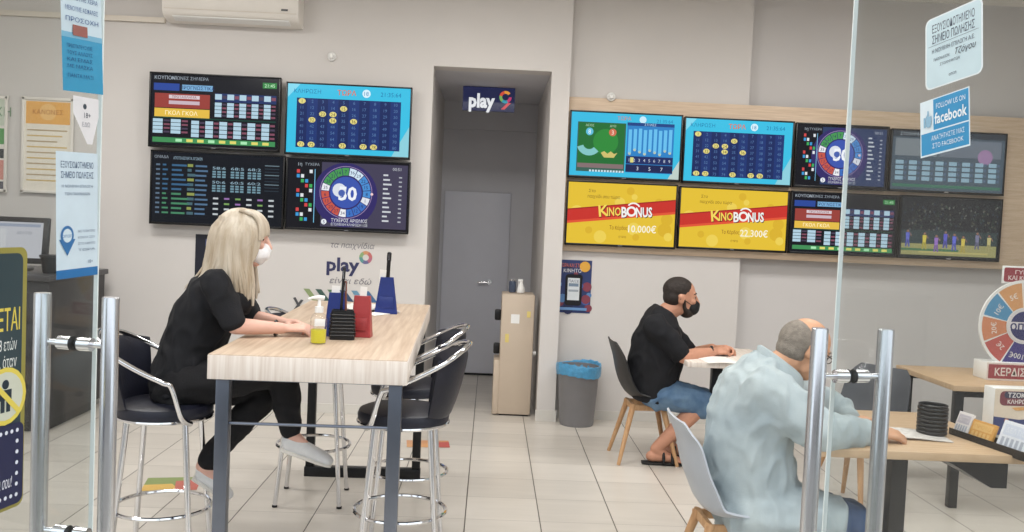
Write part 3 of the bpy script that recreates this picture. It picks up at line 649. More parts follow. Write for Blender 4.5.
poster('framed_poster', [(-34, 96), (6, 97.5), (6, 191), (-34, 189)], YL-.02, d_green, 'framed poster with green, pink and black bands at the photo left edge', frame=M['offwhite'])
def d_dark(A):
    A.rect(0, 0, 1, 1, (30, 32, 46)); A.disc(.35, .5, .12, (190, 110, 110)); A.disc(.5, .45, .07, (216, 150, 140)); A.poly([(.2, .62), (.3, .55), (.8, .7), (.7, .78)], (60, 66, 100)); A.text('ΠΑΙΞΕ', .5, .14, .12, (96, 104, 150))
poster('poster', [(195, 234), (241, 236), (241, 292), (195, 290)], YL-.004, d_dark, 'small dark navy poster on the wall behind the blonde woman')
def d_phone(A):
    A.rect(0, 0, 1, 1, (48, 62, 110)); R = random.Random(2)
    for i in range(22): A.disc(.05+.9*R.random(), .05+.9*R.random(), .04+.06*R.random(), [(70, 96, 160), (132, 64, 80), (40, 46, 84), (90, 130, 180)][i % 4], 12)
    A.text('ΤΩΡΑ ΚΑΙ ΣΤΟ', .4, .1, .07, (220, 120, 90), fit=-.6); A.disc(.8, .12, .1, (226, 170, 70)); A.text('ΚΙΝΗΤΟ', .45, .2, .07, (226, 226, 230), fit=-.5)
    A.rrect(.26, .27, .74, .86, .06, (18, 18, 24)); A.rect(.33, .34, .67, .76, (216, 222, 226)); A.rect(.36, .44, .64, .5, (120, 140, 160)); A.rect(.36, .56, .64, .6, (160, 170, 180)); A.text('ΠΑΙΞΕ', .5, .4, .05, (60, 70, 100)); A.rect(.1, .9, .9, .95, (110, 150, 200))
poster('poster', [(557, 259), (591.5, 261), (590.5, 313.5), (555, 312)], YR-.004, d_phone, 'dark blue poster with a mobile phone on the wall above the bin')
# wall lettering below the left screens
def mural(A):
    nv = (56, 58, 96); gy = (126, 124, 132)
    A.text('τα παιχνίδια', .6, .1, .085, gy, shear=.25, fit=-.44); A.text('play', .51, .38, .2, nv, bold=.03, fit=-.33)
    for i, c in enumerate(((196, 110, 110), (206, 150, 110), (140, 170, 120), (96, 150, 150), (110, 110, 150), (180, 110, 130))): A.ring(.735, .27, .045, .095, 60*i, 60*i+60, c, 6, up=(i == 0))
    A.text('είναι εδώ', .59, .62, .085, gy, shear=.25, fit=-.42)
    for i in range(6): 
        x = .12+i*.12; A.poly([(x, .76), (x+.11, .96), (x+.17, .96), (x+.06, .76)], [(140, 156, 110), (64, 92, 84), (96, 130, 96), (60, 80, 110), (110, 150, 176), (72, 110, 150)][i])
    A.poly([(.02, .9), (.1, 1.1), (.125, 1.09), (.045, .89)], (80, 80, 84)); A.poly([(.1, .92), (.02, 1.09), (.045, 1.1), (.125, .93)], (80, 80, 84))
poster('wall_lettering', [(292, 236), (392, 240), (391, 308), (292, 305)], YL-.002, mural, 'navy wall lettering with a small coloured ring below the left screens', 'wall lettering')
# hanging corridor sign
def sign(A):
    A.rect(0, 0, 1, 1, (36, 40, 74)); A.text('play', .37, .55, .58, (226, 228, 232), bold=.04, fit=-.5)
    for i, c in enumerate(((226, 150, 60), (206, 80, 60), (120, 170, 90), (60, 150, 170), (190, 60, 110))): A.ring(.82, .38, .14, .26, 40+64*i, 40+64*i+64, c, 6, up=(i == 0))
    A.poly([(.74, .9), (.86, .62), (.93, .62), (.81, .9)], (200, 70, 80))
Ys = 8.3
c4 = [at(*p, Y=Ys) for p in ((463, 86), (515, 89), (514, 112), (463, 110))]; c = sum(c4, V())/4; wd = c4[1].x-c4[0].x; hh = c4[0].z-c4[3].z
t = empty('hanging_sign', (c.x, Ys, c.z), 0, 'navy hanging sign with white lettering in the corridor opening', 'sign')
MB().box((0, .02, 0), (wd, .038, hh), .003).obj('sign_box', pbr('sign_navy', (36, 40, 74), .4), t)
A = Art(wd, hh, lambda col: emis(col, .8), .0004); sign(A); A.obj('sign_face', t, Matrix.Translation((0, -.0005, 0)))
for sx in (-1, 1): MB().cyl((sx*wd*.38, .02, hh/2), (sx*wd*.38, .02, 2.80-c.z), .004).obj('hanger', M['steel'], t)
# round white sensors
for (px, py, Yw, lb) in ((332, 57, YL, 'small round white sensor on the plain wall above the left screens'), (611, 97, YB, 'small round white sensor on the top edge of the wood panel')):
    p = at(px, py, Y=Yw); t = empty('wall_sensor', (p.x, Yw, p.z), 0, lb, 'sensor')
    rot = Matrix.Rotation(math.radians(90), 4, 'X')
    b = MB(); b.lathe([(.036, 0), (.036, .012), (.03, .02), (.001, .02)]); o = b.obj('base', M['white'], t); o.data.transform(rot)
    b = MB(); b.lathe([(.022, .02), (.021, .032), (.014, .042), (.001, .045)]); o = b.obj('lens', M['white'], t); o.data.transform(rot)
# air conditioner, only its lower half in the frame
pl, pr = at(162, 15, Y=YL-.2), at(298, 23, Y=YL-.2)
t = empty('air_conditioner', ((pl.x+pr.x)/2, YL, pr.z-.01), 0, 'white wall air conditioner at the top of the left wall', 'air conditioner')
aw = pr.x-pl.x
prof = [(0, .0), (-.08, 0), (-.17, .02), (-.205, .06), (-.21, .2), (-.19, .28), (-.15, .3), (0, .3)]
b = MB(); b.loft([[V((x, y, z)) for y, z in prof] for x in (-aw/2, -aw/2+.01, aw/2-.01, aw/2)]); b.obj('body', M['offwhite'], t)
MB().box((0, -.15, .012), (aw*.86, .085, .008), .002, Matrix.Rotation(-.25, 3, 'X')).obj('louvre', M['white'], t)
MB().box((0, -.2085, .075), (aw*.97, .006, .004)).obj('panel_seam', M['trunk'], t)
MB().box((aw*.4, -.211, .1), (.05, .003, .014)).obj('display', M['countertop'], t)

# ------------------------------------------------------------------ long bar table and its stools
TZ = 1.058
ctr = [at(205, 357, z=TZ), at(408, 362, z=TZ), at(430, 305, z=TZ)]
tw = .735; y0, y1 = 3.385, 5.66; trz = .03
tc = V(((ctr[0].x+ctr[1].x)/2-.008, y0, 0)); 
T = empty('bar_table', (tc.x, tc.y, 0), trz, 'long high table with pale oak top between the stools', 'table')
TL_ = y1-y0
b = MB(); b.box((0, TL_/2, TZ-.003), (tw-.004, TL_-.004, .006), .001, mi=0); b.box((0, TL_/2, TZ-.048), (tw, TL_, .09), .002, mi=1); b.obj('tabletop', [M['table'], M['edge']], T)
def tframe(y, nm, mat):
    xl, xr = -tw/2+.048, tw/2-.045
    fr = MB().box((0, y, .03), (xr-xl+.06, .06, .06), .004).obj('base_rail', mat, T)
    for x in (xl, xr): MB().box((x, y, (TZ-.093)/2+.03), (.05, .05, TZ-.093-.06), .004).obj('leg', mat, T)
    MB().box((0, y+.02, TZ-.093-.006), (xr-xl, .05, .012), .002).obj('top_plate', mat, T)
tframe(.06, 'front', M['legsteel']); tframe(TL_-.12, 'back', M['blackmetal'])
MB().tube([(-tw/2+.07, .06, .79), (tw/2-.07, .06, .79)], .006, 8).obj('cross_bar', M['legsteel'], T)

def arc(c, r, a0, a1, n, z): return [(c[0]+r*math.cos(math.radians(a0+(a1-a0)*i/n)), c[1]+r*math.sin(math.radians(a0+(a1-a0)*i/n)), z) for i in range(n+1)]
def smooth_path(pts, n=8):
    pts = [V(p) for p in pts]; out = []
    for i in range(len(pts)-1):
        p0, p1, p2, p3 = pts[max(i-1, 0)], pts[i], pts[i+1], pts[min(i+2, len(pts)-1)]
        for k in range(n):
            t = k/n; out.append(.5*((2*p1)+(p2-p0)*t+(2*p0-5*p1+4*p2-p3)*t*t+(3*p1-p0-3*p2+p3)*t**3))
    return out+[pts[-1]]
def make_stool(label):
    t = empty('bar_stool', (0, 0, 0), 0, label, 'stool', 'bar stools around the long table')
    MB().lathe([(.001, .705), (.18, .705), (.197, .715), (.2, .735), (.192, .755), (.17, .764), (.001, .768)], n=40).obj('seat', M['leather'], t)
    MB().tube(arc((0, 0), .196, 0, 360, 40, .706)[:-1], .008, 8, True).obj('seat_rim', M['chrome'], t)
    for sx, sy in ((1, 1), (1, -1), (-1, -1), (-1, 1)):
        lg = MB(); lg.tube([(.118*sx, .118*sy, .70), (.172*sx, .172*sy, .006)], .0125, 12); l = lg.obj('leg', M['chrome'], t)
        MB().cyl((.1722*sx, .1722*sy, .012), (.1727*sx, .1727*sy, 0), .0145, n=12).obj('foot_cap', M['black'], l)
    MB().tube(arc((0, 0), .2, 0, 360, 44, .31)[:-1], .009, 8, True).obj('foot_ring', M['chrome'], t)
    n = 14; rings = []
    for i in range(n+1):
        a = math.radians(180-58+116*i/n); th = .017*(1-.55*abs(2*i/n-1)**4)
        ring = []
        for k in range(12):
            q = 2*math.pi*k/12; zz = math.sin(q); zc = .88+zz*(.145-.02*abs(2*i/n-1)**3); rr = .2+.075*(zc-.75)/.3+th*math.cos(q)*(1 if abs(zz) < .95 else .6)
            ring.append(V((rr*math.cos(a), rr*math.sin(a), zc)))
        rings.append(ring)
    MB().loft(rings).obj('backrest', M['leather'], t, sharp=60)
    half = [(.15, -.15, .70), (.125, -.2, .735), (.09, -.222, .86), (.055, -.228, .882), (-.05, -.228, .93), (-.16, -.206, .988), (-.24, -.13, 1.037), (-.278, 0, 1.055)]
    path = smooth_path(half+[(x, -y, z) for x, y, z in half[-2::-1]], 6)
    MB().tube(path, .0115, 10).obj('arm_hoop', M['chrome'], t)
    return t
def copy_tree(o, parent=None):
    c = o.copy(); COL.objects.link(c)
    if parent is not None: c.parent = parent
    for ch in list(o.children): copy_tree(ch, c)
    return c
sA = make_stool('bar stool with chrome arms on which the blonde woman sits'); pA = at(165, 405, Y=3.92); sA.location = (pA.x, 3.92, 0); sA.rotation_euler.z = .05
def stool(px, Y, rz, label):
    s = copy_tree(sA); s.location = (at(px, 405, Y=Y).x, Y, 0); s.rotation_euler.z = rz; s['label'] = label; return s
stool(404, 3.98, math.pi+.06, 'empty bar stool nearest the front at the right side of the high table')
stool(410, 4.62, math.pi+.1, 'empty bar stool at the right of the high table, farther from the camera')
stool(315, 5.08, .04, 'bar stool tucked under the far left of the high table, behind the woman')

# ------------------------------------------------------------------ things on the bar table
def holder(px, py, Y, wb, db, wt, dt_, h, mat, label, ribs=True, rz=0.2):
    p = at(px, py, Y=Y); p.z = TZ+.001
    t = empty('pen_holder', p, rz, label, 'pen holder', 'pen and slip holders on the high table')
    def ring(wx, dy, z, k=1): return [V((x, y, z)) for x, y in ((-wx/2+.006*k, -dy/2), (wx/2-.006*k, -dy/2), (wx/2, -dy/2+.006*k), (wx/2, dy/2-.006*k), (wx/2-.006*k, dy/2), (-wx/2+.006*k, dy/2), (-wx/2, dy/2-.006*k), (-wx/2, -dy/2+.006*k))]
    b = MB(); b.loft([ring(wb, db, 0), ring(wb, db, .012), ring(wt, dt_, h), ring(wt-.01, dt_-.01, h), ring(wt-.014, dt_-.014, h-.02)]); b.obj('body', mat, t, sharp=30)
    if ribs:
        for i in range(7):
            f = .15+.7*i/6; ww = wb+(wt-wb)*f; dd = db+(dt_-db)*f
            b = MB(); z = h*f; b.tube([V(v) for v in ring(ww+.006, dd+.006, z)], .0028, 6, True); b.obj('rib', mat, t)
    return p
p = holder(342, 338, 3.93, .105, .08, .095, .065, .125, M['black'], 'black ribbed pen holder in front of the blue and red holders', True, .15); 
pb = p + V((-.042, .1, 0)); pr_ = p + V((.068, .105, 0))
def bag(pos, mat, label, rz, h=.19, wb=.105, wt=.07):
    t = empty('pen_holder', pos, rz, label, 'pen holder', 'pen and slip holders on the high table')
    b = MB(); b.loft([[V((x*(wb+(wt-wb)*z/h)/2, y*(.075+(.03-.075)*z/h)/2, z)) for x, y in ((-.9, -1), (.9, -1), (1, -.8), (1, .8), (.9, 1), (-.9, 1), (-1, .8), (-1, -.8))] for z in (0, .01, h*.5, h)]); b.obj('body', mat, t, sharp=30)
    MB().box((0, -.0345, h*.32), (wb*.62, .004, h*.3), .001, Matrix.Rotation(-.12, 3, 'X')).obj('front_pocket', mat, t)
    return t
bag(pb, M['bluep'], 'blue tapered slip holder behind the black ribbed holder', .1, .19)
bag(pr_, M['redp'], 'red tapered slip holder right behind the black ribbed holder', -.05, .18, .09)
pf = at(386, 309, Y=5.05); pf.z = TZ+.001
bag(pf, M['bluep'], 'blue tapered slip holder alone near the far end of the high table', .05, .2, .125, .07)
def slip(pos, w_, h_, rz, tilt, label):
    o = MB().box((0, 0, h_/2), (w_, .0025, h_)).obj('betting_slip', M['paper']); o.location = pos; o.rotation_euler = (tilt, .06, rz); tag(o, label, 'paper slip', 'white slips in the holders')
slip(pb+V((-.012, 0, .135)), .035, .085, .1, .05, 'white slips sticking up from the blue holder behind the black one'); slip(pr_+V((.0, 0, .13)), .03, .09, -.1, .05, 'white slips sticking up from the red holder'); slip(pf+V((-.02, .0, .15)), .05, .09, 0, .05, 'white slips sticking up from the lone blue holder')
def pen(base, top, mat, label, r=.005):
    d = (V(top)-V(base)); t = empty('pen', base, 0, label, 'pen', 'pens standing in the holders'); n = d.length; u = d.normalized()
    MB().tube([V(), u*.012, u*(n*.8)], [.0015, r, r], 10).obj('barrel', mat, t); MB().tube([u*(n*.8), u*(n-.006), u*n], [r*1.15, r*1.15, r*.6], 10).obj('cap', mat, t)
    MB().box(u*(n*.88)+V((0, -r*1.3, 0)), (.003, .002, .035)).obj('clip', M['steel'], t)
pen(p+V((-.012, .0, .03)), p+V((.0, .0, .31)), M['black'], 'black pen standing tallest in the black ribbed holder', .006)
pen(p+V((.015, .005, .03)), p+V((.006, .01, .25)), pbr('brown_pen', (120, 70, 58), .4), 'brown pen leaning in the black ribbed holder')
pen(pf+V((.0, .0, .1)), pf+V((.008, 0, .34)), M['black'], 'thick black pen standing in the lone blue holder', .011)
# sanitizer
ps = at(318, 345, Y=3.76); ps.z = TZ+.001
t = empty('sanitizer_bottle', ps, .3, 'clear pump bottle of yellow sanitizer on the high table', 'bottle')
MB().lathe([(.001, 0), (.03, 0), (.034, .006), (.034, .1), (.028, .118), (.012, .128), (.012, .14)], n=28).obj('bottle_body', M['bottle'], t)
MB().lathe([(.001, .003), (.03, .004), (.031, .008), (.031, .058), (.001, .058)], n=28).obj('liquid', M['gel'], t)
b = MB(); b.lathe([(.018, .128), (.018, .152), (.008, .154), (.006, .185), (.001, .185)], n=20); b.tube([(.02, 0, .188), (0, 0, .19), (-.03, 0, .188), (-.045, 0, .182)], [.009, .01, .006, .005], 10); b.obj('pump', M['white'], t)
MB().box((0, -.0345, .09), (.042, .002, .03), .0005).obj('label_sticker', M['white'], t)
# loose paper and magazine
q = at(362, 312, z=TZ)
def sheet(name, pos, w_, d_, rz, mat, label, cat='paper', th=.002, bow=.004):
    b = MB(); n = 8
    top = []
    for i in range(n+1):
        x = -w_/2+w_*i/n; top.append((x, bow*math.sin(math.pi*i/n)*(1+.4*math.sin(5*i/n))))
    b.loft([[V((x, -d_/2, z)), V((x, d_/2, z)), V((x, d_/2, z+th)), V((x, -d_/2, z+th))] for x, z in top]); o = b.obj(name, mat); o.location = pos; o.rotation_euler.z = rz; return tag(o, label, cat)
sheet('magazine', q+V((.03, .12, .004)), .26, .34, .35, M['news'], 'printed magazine lying on the high table beside the holders', 'magazine', .008, .012)
sheet('paper_sheet', at(372, 313, z=TZ)+V((.02, -.06, .0016)), .12, .16, -.5, M['paper'], 'white paper sheet lying below the lone blue holder')

# ------------------------------------------------------------------ shell chairs and low tables
def make_chair(name, pos, rz, mat, label, back_h=.82, seat_h=.43, group='shell chairs with wooden legs'):
    t = empty(name, pos, rz, label, 'chair', group)
    prof = [(-.265, back_h, .15), (-.25, back_h-.05, .19), (-.228, .70, .21), (-.205, .60, .22), (-.175, .52, .225), (-.125, seat_h+.025, .228), (-.04, seat_h, .23), (.06, seat_h, .232), (.15, seat_h+.012, .23), (.2, seat_h+.008, .215), (.225, seat_h-.015, .18)]
    P = smooth_path([(x, 0, z) for x, z, _ in prof], 3); W = smooth_path([(w_, 0, 0) for _, _, w_ in prof], 3)
    nu = 14; bm = bmesh.new(); grid = []
    for i, p in enumerate(P):
        tt = (P[min(i+1, len(P)-1)]-P[max(i-1, 0)]).normalized(); nrm = V((0, 1, 0)).cross(tt); nrm = -nrm if nrm.z + nrm.x < 0 else nrm
        row = []
        for j in range(nu+1):
            s_ = 2*j/nu-1; curl = .055*abs(s_)**2.6*math.sin(math.pi*min(1, max(0, (i+2)/(len(P)+2))))
            row.append(bm.verts.new(p+V((0, s_*W[i].x, 0))+nrm*curl))
        grid.append(row)
    fs = [bm.faces.new((grid[i][j], grid[i][j+1], grid[i+1][j+1], grid[i+1][j])) for i in range(len(P)-1) for j in range(nu)]
    bmesh.ops.recalc_face_normals(bm, faces=fs)
    bmesh.ops.solidify(bm, geom=fs, thickness=.009)
    link_mesh('seat_shell', bm, mat, t, True, 50)
    for sx, sy in ((1, 1), (1, -1), (-1, -1), (-1, 1)):
        MB().tube([(.1*sx-.01, .1*sy, seat_h-.035), (.2*sx-.01, .195*sy, 0)], [.021, .0125], 14).obj('leg', M['beech'], t)
    b = MB(); b.box((-.01, .105, seat_h-.055), (.25, .022, .04), .004); b.box((-.01, -.105, seat_h-.055), (.25, .022, .04), .004); b.box((.09, 0, seat_h-.055), (.022, .2, .04), .004); b.box((-.11, 0, seat_h-.055), (.022, .2, .04), .004)
    b.obj('under_frame', M['beech'], t)
    return t
make_chair('shell_chair', (1.118, 6.24, 0), .04, M['bshell'], 'black shell chair with beech legs under the man in black')
YO = 3.86
xO = at(748, 500, Y=YO).x
make_chair('shell_chair', (xO-.075, YO, 0), .03, M['gshell'], 'pale grey shell chair under the old man in the blue shirt', .80, .40)
pc = at(858, 380, Y=5.3)
make_chair('shell_chair', (pc.x, 5.3, 0), math.pi+.6, M['dshell'], 'dark grey shell chair seen through the right glass door')
def low_table(x0, x1, y0, y1, z, top, label, legs, px=-.03, py=-.03):
    t = empty('low_table', ((x0+x1)/2, (y0+y1)/2, 0), 0, label, 'table', 'low wooden tables'); w_, d_ = x1-x0, y1-y0
    MB().box((0, 0, z-.017), (w_, d_, .034), .003).obj('tabletop', top, t)
    if legs:
        for sx in (-1, 1):
            for sy in (-1, 1): MB().box((sx*(w_/2-.06), sy*(d_/2-.06), (z-.034)/2), (.05, .05, z-.034), .003).obj('leg', M['blackmetal'], t)
        for sy in (-1, 1): MB().box((0, sy*(d_/2-.06), z-.055), (w_-.14, .03, .04)).obj('apron', M['blackmetal'], t)
    else:
        MB().box((px, py, .3+z/2-.3), (.07, .07, z-.05), .004).obj('pedestal', M['blackmetal'], t)
        MB().box((px, py, .012), (.42, .42, .02), .004).obj('base_plate', M['blackmetal'], t)
        MB().box((px, py, z-.042), (.3, .3, .014), .003).obj('top_plate', M['blackmetal'], t)
    return t
TT = .745
xm = at(688, 362, z=TT); 
low_table(xm.x, xm.x+.62, 5.82, 6.6, TT, M['edge'], 'pale table in front of the man in black', None)
xo = at(828, 455, z=TT); xr = at(1012, 457, z=TT)
tO = low_table(xo.x, xr.x+.09, 3.58, 4.42, TT, M['tan'], 'tan wooden table at which the old man in the blue shirt reads', None, at(896, 470, Y=3.85).x-(xo.x+xr.x+.09)/2, -.15)
b = MB(); b.loft([[V((x, y, z)) for x, z in ((.1, TT-.036), (.375, TT-.036), (.375, TT-.15), (.31, TT-.15), (.15, TT-.06))] for y in (-.36, .1)]); b.obj('under_shelf', M['blackmetal'], tO)
xt = at(888, 362, z=TT)
low_table(xt.x, xt.x+1.3, 5.3, 6.08, TT, M['tan'], 'tan wooden table farther back on the right with the prize wheel', True)

# ------------------------------------------------------------------ bin, water cooler
pbn = V((.745, 7.25, 0))
t = empty('waste_bin', pbn, 0, 'tall grey waste bin lined with a blue bag beside the column', 'bin')
MB().lathe([(.001, .004), (.125, .004), (.13, 0), (.137, .02), (.165, .455), (.172, .465), (.172, .475), (.158, .475), (.13, .03), (.001, .03)], n=40).obj('bin_body', M['bin'], t)
n = 48; rings = []
for r0, z in ((.150, .30), (.157, .45), (.166, .487), (.176, .492), (.181, .48), (.179, .44), (.174, .40)):
    rings.append([V(((r0+.003*math.sin(k*1.7+z*40))*math.cos(2*math.pi*k/n), (r0+.003*math.sin(k*2.3))*math.sin(2*math.pi*k/n), z+(.012*math.sin(k*.26)+.004*math.sin(k*2.1) if z in (.40, .487, .492) else 0))) for k in range(n)])
MB().loft(rings, caps=False).obj('bin_bag', M['bag'], t)
xa, xb = at(497, 417, z=0).x, at(530, 418, z=0).x
zt = at(515, 294, Y=7.5).z
t = empty('water_cooler', ((xa+xb)/2, 7.62, 0), 0, 'tall beige water cooler standing in the corridor mouth, turned sideways', 'water cooler')
cw = xb-xa
MB().box((0, 0, zt/2+.006), (cw, .32, zt-.012), .012).obj('cabinet', M['cooler'], t)
MB().box((0, 0, .006), (cw-.03, .28, .012)).obj('plinth', M['black'], t)
MB().box((-cw/2-.02, 0, .235), (.05, .31, .45), .01).obj('lower_front', M['cooler'], t)
for z in (at(496, 316, Y=7.5).z, at(496, 350, Y=7.5).z):
    MB().box((-cw/2-.025, .0, z), (.055, .05, .09), .012).obj('tap', M['black'], t)
MB().box((-.02, -.1605, zt*.8), (.07, .002, .075)).obj('label_sticker', M['white'], t)
MB().box((cw*.33, -.1605, zt*.84), (.03, .002, .05)).obj('label_sticker', pbr('yellow_label', (220, 200, 120), .6), t)
MB().box((-cw*.3, -.1605, zt*.64), (.03, .002, .07)).obj('label_sticker', pbr('yellow_label', (220, 200, 120), .6), t)
b = MB(); b.tube([(cw/2+.0, -.1, .52), (cw/2+.03, -.1, .52)], .016, 12); b.obj('valve', M['white'], t)
pz = V(((xa+xb)/2+.02, 7.6, zt+.006))
t = empty('spray_bottle', pz, 0, 'small white spray bottle on top of the water cooler', 'bottle')
MB().lathe([(.001, 0), (.032, 0), (.034, .01), (.03, .04), (.014, .075), (.012, .09)], n=20).obj('bottle_body', M['white'], t)
b = MB(); b.box((-.005, 0, .1), (.04, .018, .022), .004); b.tube([(-.02, 0, .095), (-.024, 0, .07), (-.018, 0, .055)], .003, 8); b.obj('spray_head', M['white'], t)
t = empty('glass_jar', pz+V((-.07, .03, 0)), 0, 'small dark glass jar beside the spray bottle on the water cooler', 'jar')
MB().lathe([(.001, 0), (.028, 0), (.03, .01), (.03, .08), (.026, .09), (.026, .095), (.001, .095)], n=20).obj('jar_body', pbr('dark_blue_glass', (70, 80, 100), .15), t); MB().lathe([(.028, .093), (.028, .108), (.001, .108)], n=20).obj('lid', M['steel'], t)

# ------------------------------------------------------------------ counter and monitor at the left
ct = at(60, 276, Y=6.3).z; cr_ = at(106, 275, Y=7.22).x
t = empty('counter', (cr_-1.0, 6.75, 0), 0, 'dark grey service counter at the left wall seen through the glass door', 'counter')
b = MB().box((0, 0, .04), (1.92, .8, .08)).obj('plinth', M['black'], t)
MB().box((0, 0, (ct-.04)/2+.04), (2.0, .9, ct-.12), .004).obj('cabinet', M['counter'], t)
MB().box((0, -.01, ct-.02), (2.04, .96, .04), .004).obj('worktop', M['countertop'], t)
for i in range(3): MB().box((-.66+.66*i, -.455, ct/2), (.62, .012, ct-.24), .003).obj('front_panel', M['counter'], t)
pm = at(2, 272, Y=6.45)
t = empty('monitor', (pm.x, 6.5, ct+.001), .12, 'black framed monitor with a pale screen on the dark counter', 'monitor')
MB().box((0, .1, .012), (.24, .18, .02), .006).obj('stand_base', M['black'], t); MB().box((0, .09, .1), (.06, .03, .18), .006).obj('stand_neck', M['black'], t)
R9 = Matrix.Rotation(-.16, 3, 'X'); o = MB().box((0, .07, .22), (.52, .035, .33), .006, R9).obj('housing', M['black'], t)
A = Art(.44, .255, lambda col: emis(col, .7), .0004); A.rect(0, 0, 1, 1, (196, 196, 202)); A.rect(.04, .05, .96, .13, (150, 160, 180)); A.rect(.06, .2, .45, .9, (206, 206, 210)); A.text('ΔΕΛΤΙΟ', .72, .3, .08, (120, 124, 140)); A.obj('screen', t, Matrix.Translation(V((0, .07, .22))+R9 @ V((0, -.0185, 0))) @ R9.to_4x4())
pp = at(103, 283, Y=6.4)
t = empty('desk_pot', (cr_-.09, 6.5, ct+.001), 0, 'small black pot on the right end of the dark counter', 'pot')
MB().lathe([(.001, 0), (.045, 0), (.05, .01), (.065, .12), (.068, .125), (.06, .125), (.05, .1), (.001, .1)], n=24).obj('pot_body', M['black'], t); MB().lathe([(.069, .11), (.072, .113), (.072, .128), (.066, .13)], n=24).obj('rim', M['black'], t)

# ------------------------------------------------------------------ things on the right tables
# prize wheel
Yw = 5.62; pw = at(1024, 326, Y=Yw); rw = .285
t = empty('prize_wheel_stand', (pw.x, Yw, TT+.001), 0, 'cardboard prize wheel display with coloured wedges on the right table', 'display')
bz0 = .0; cz = pw.z-TT
MB().box((0, .02, .055), (.5, .16, .11), .004).obj('base_box', M['white'], t)
A = Art(.5, .11, ink, .0004); A.rect(0, 0, 1, 1, (226, 214, 208)); A.rect(.02, .1, .98, .9, (160, 76, 84)); A.text('ΚΕΡΔΙΣΕ ΤΩΡΑ', .5, .5, .45, (236, 226, 222), fit=-.8, bold=.02); A.obj('base_print', t, Matrix.Translation((0, -.0605, .055)))
b = MB(); ra = Matrix.Rotation(math.radians(90), 4, 'X'); b.lathe([(.001, 0), (rw, 0), (rw, .012), (.001, .012)], n=56); o = b.obj('wheel_disc', M['white'], t); o.data.transform(Matrix.Translation((0, .01, cz)) @ ra)
A = Art(2*rw, 2*rw, ink, .0004); ws = [(224, 190, 160), (216, 160, 110), (90, 150, 190), (210, 140, 104), (190, 96, 90), (74, 66, 130), (206, 150, 120), (222, 190, 110), (96, 150, 120), (206, 120, 110)]
for i, c in enumerate(ws):
    a0 = 60+i*36; A.ring(.5, .5, .2, .47, a0+1.2, a0+34.8, c, 8, up=(i == 0))
for i in range(10):
    a = math.radians(60+i*36+18); A.text(('50€', '5€', '10€', '20€', '2€', '100€', '18', '3€', '15€', '30€')[i], .5+.34*math.cos(a), .5-.34*math.sin(a), .06, (240, 236, 230), rot=a-math.pi/2)
A.disc(.5, .5, .19, (226, 222, 224), 28); A.disc(.5, .5, .16, (60, 62, 110), 28); A.rect(.3, .46, .7, .54, (226, 222, 224)); A.text('οπαπ', .5, .5, .1, (60, 62, 110), bold=.02)
A.obj('wheel_print', t, Matrix.Translation((0, -.0025, cz)))
MB().box((0, .03, cz*.5), (.1, .02, cz), .002).obj('rear_strut', M['white'], t)
MB().box((.0, .02, cz+rw+.03), (.3, .008, .11), .003).obj('top_tag', M['white'], t)
A = Art(.28, .09, ink, .0004); A.rrect(0, 0, 1, 1, .15, (150, 60, 70)); A.text('ΓΥΡΙΣΕ', .5, .3, .26, (230, 214, 212), fit=-.5, bold=.02); A.text('ΚΑΙ ΚΕΡΔΙΣΕ', .5, .7, .3, (230, 214, 212), fit=-.8, bold=.02); A.obj('tag_print', t, Matrix.Translation((0, .0155, cz+rw+.03)))
pk = at(981, 366, z=TT)
t = empty('small_box', (pk.x, 5.75, TT+.001), .2, 'small black box beside the prize wheel on the right table', 'box')
MB().box((0, 0, .05), (.085, .085, .1), .004).obj('box_body', M['black'], t); MB().box((0, 0, .106), (.09, .09, .012), .003).obj('lid', M['black'], t)
# ribbed pen cup
pg = at(938, 438, z=TT)
t = empty('ribbed_pen_cup', (pg.x, pg.y+.06, TT+.001), 0, 'black ribbed round cup on the old man\'s table', 'cup')
prof = [(.001, .003), (.055, .003)]
for i in range(7): z = .008+i*.017; prof += [(.062, z), (.064, z+.006), (.062, z+.012), (.056, z+.0145)]
prof += [(.058, .13), (.05, .13), (.05, .02), (.001, .02)]
MB().lathe(prof, n=36).obj('cup_body', M['black'], t, sharp=60); MB().tube(arc((0, 0), .056, 0, 360, 36, .131)[:-1], .005, 8, True).obj('rim', M['black'], t)
t2 = sheet('newspaper', at(912, 437, z=TT)+V((0, .03, .0012)), .3, .2, -.12, M['news'], 'printed newspaper under the old man\'s hand on the tan table', 'newspaper', .003, .006)
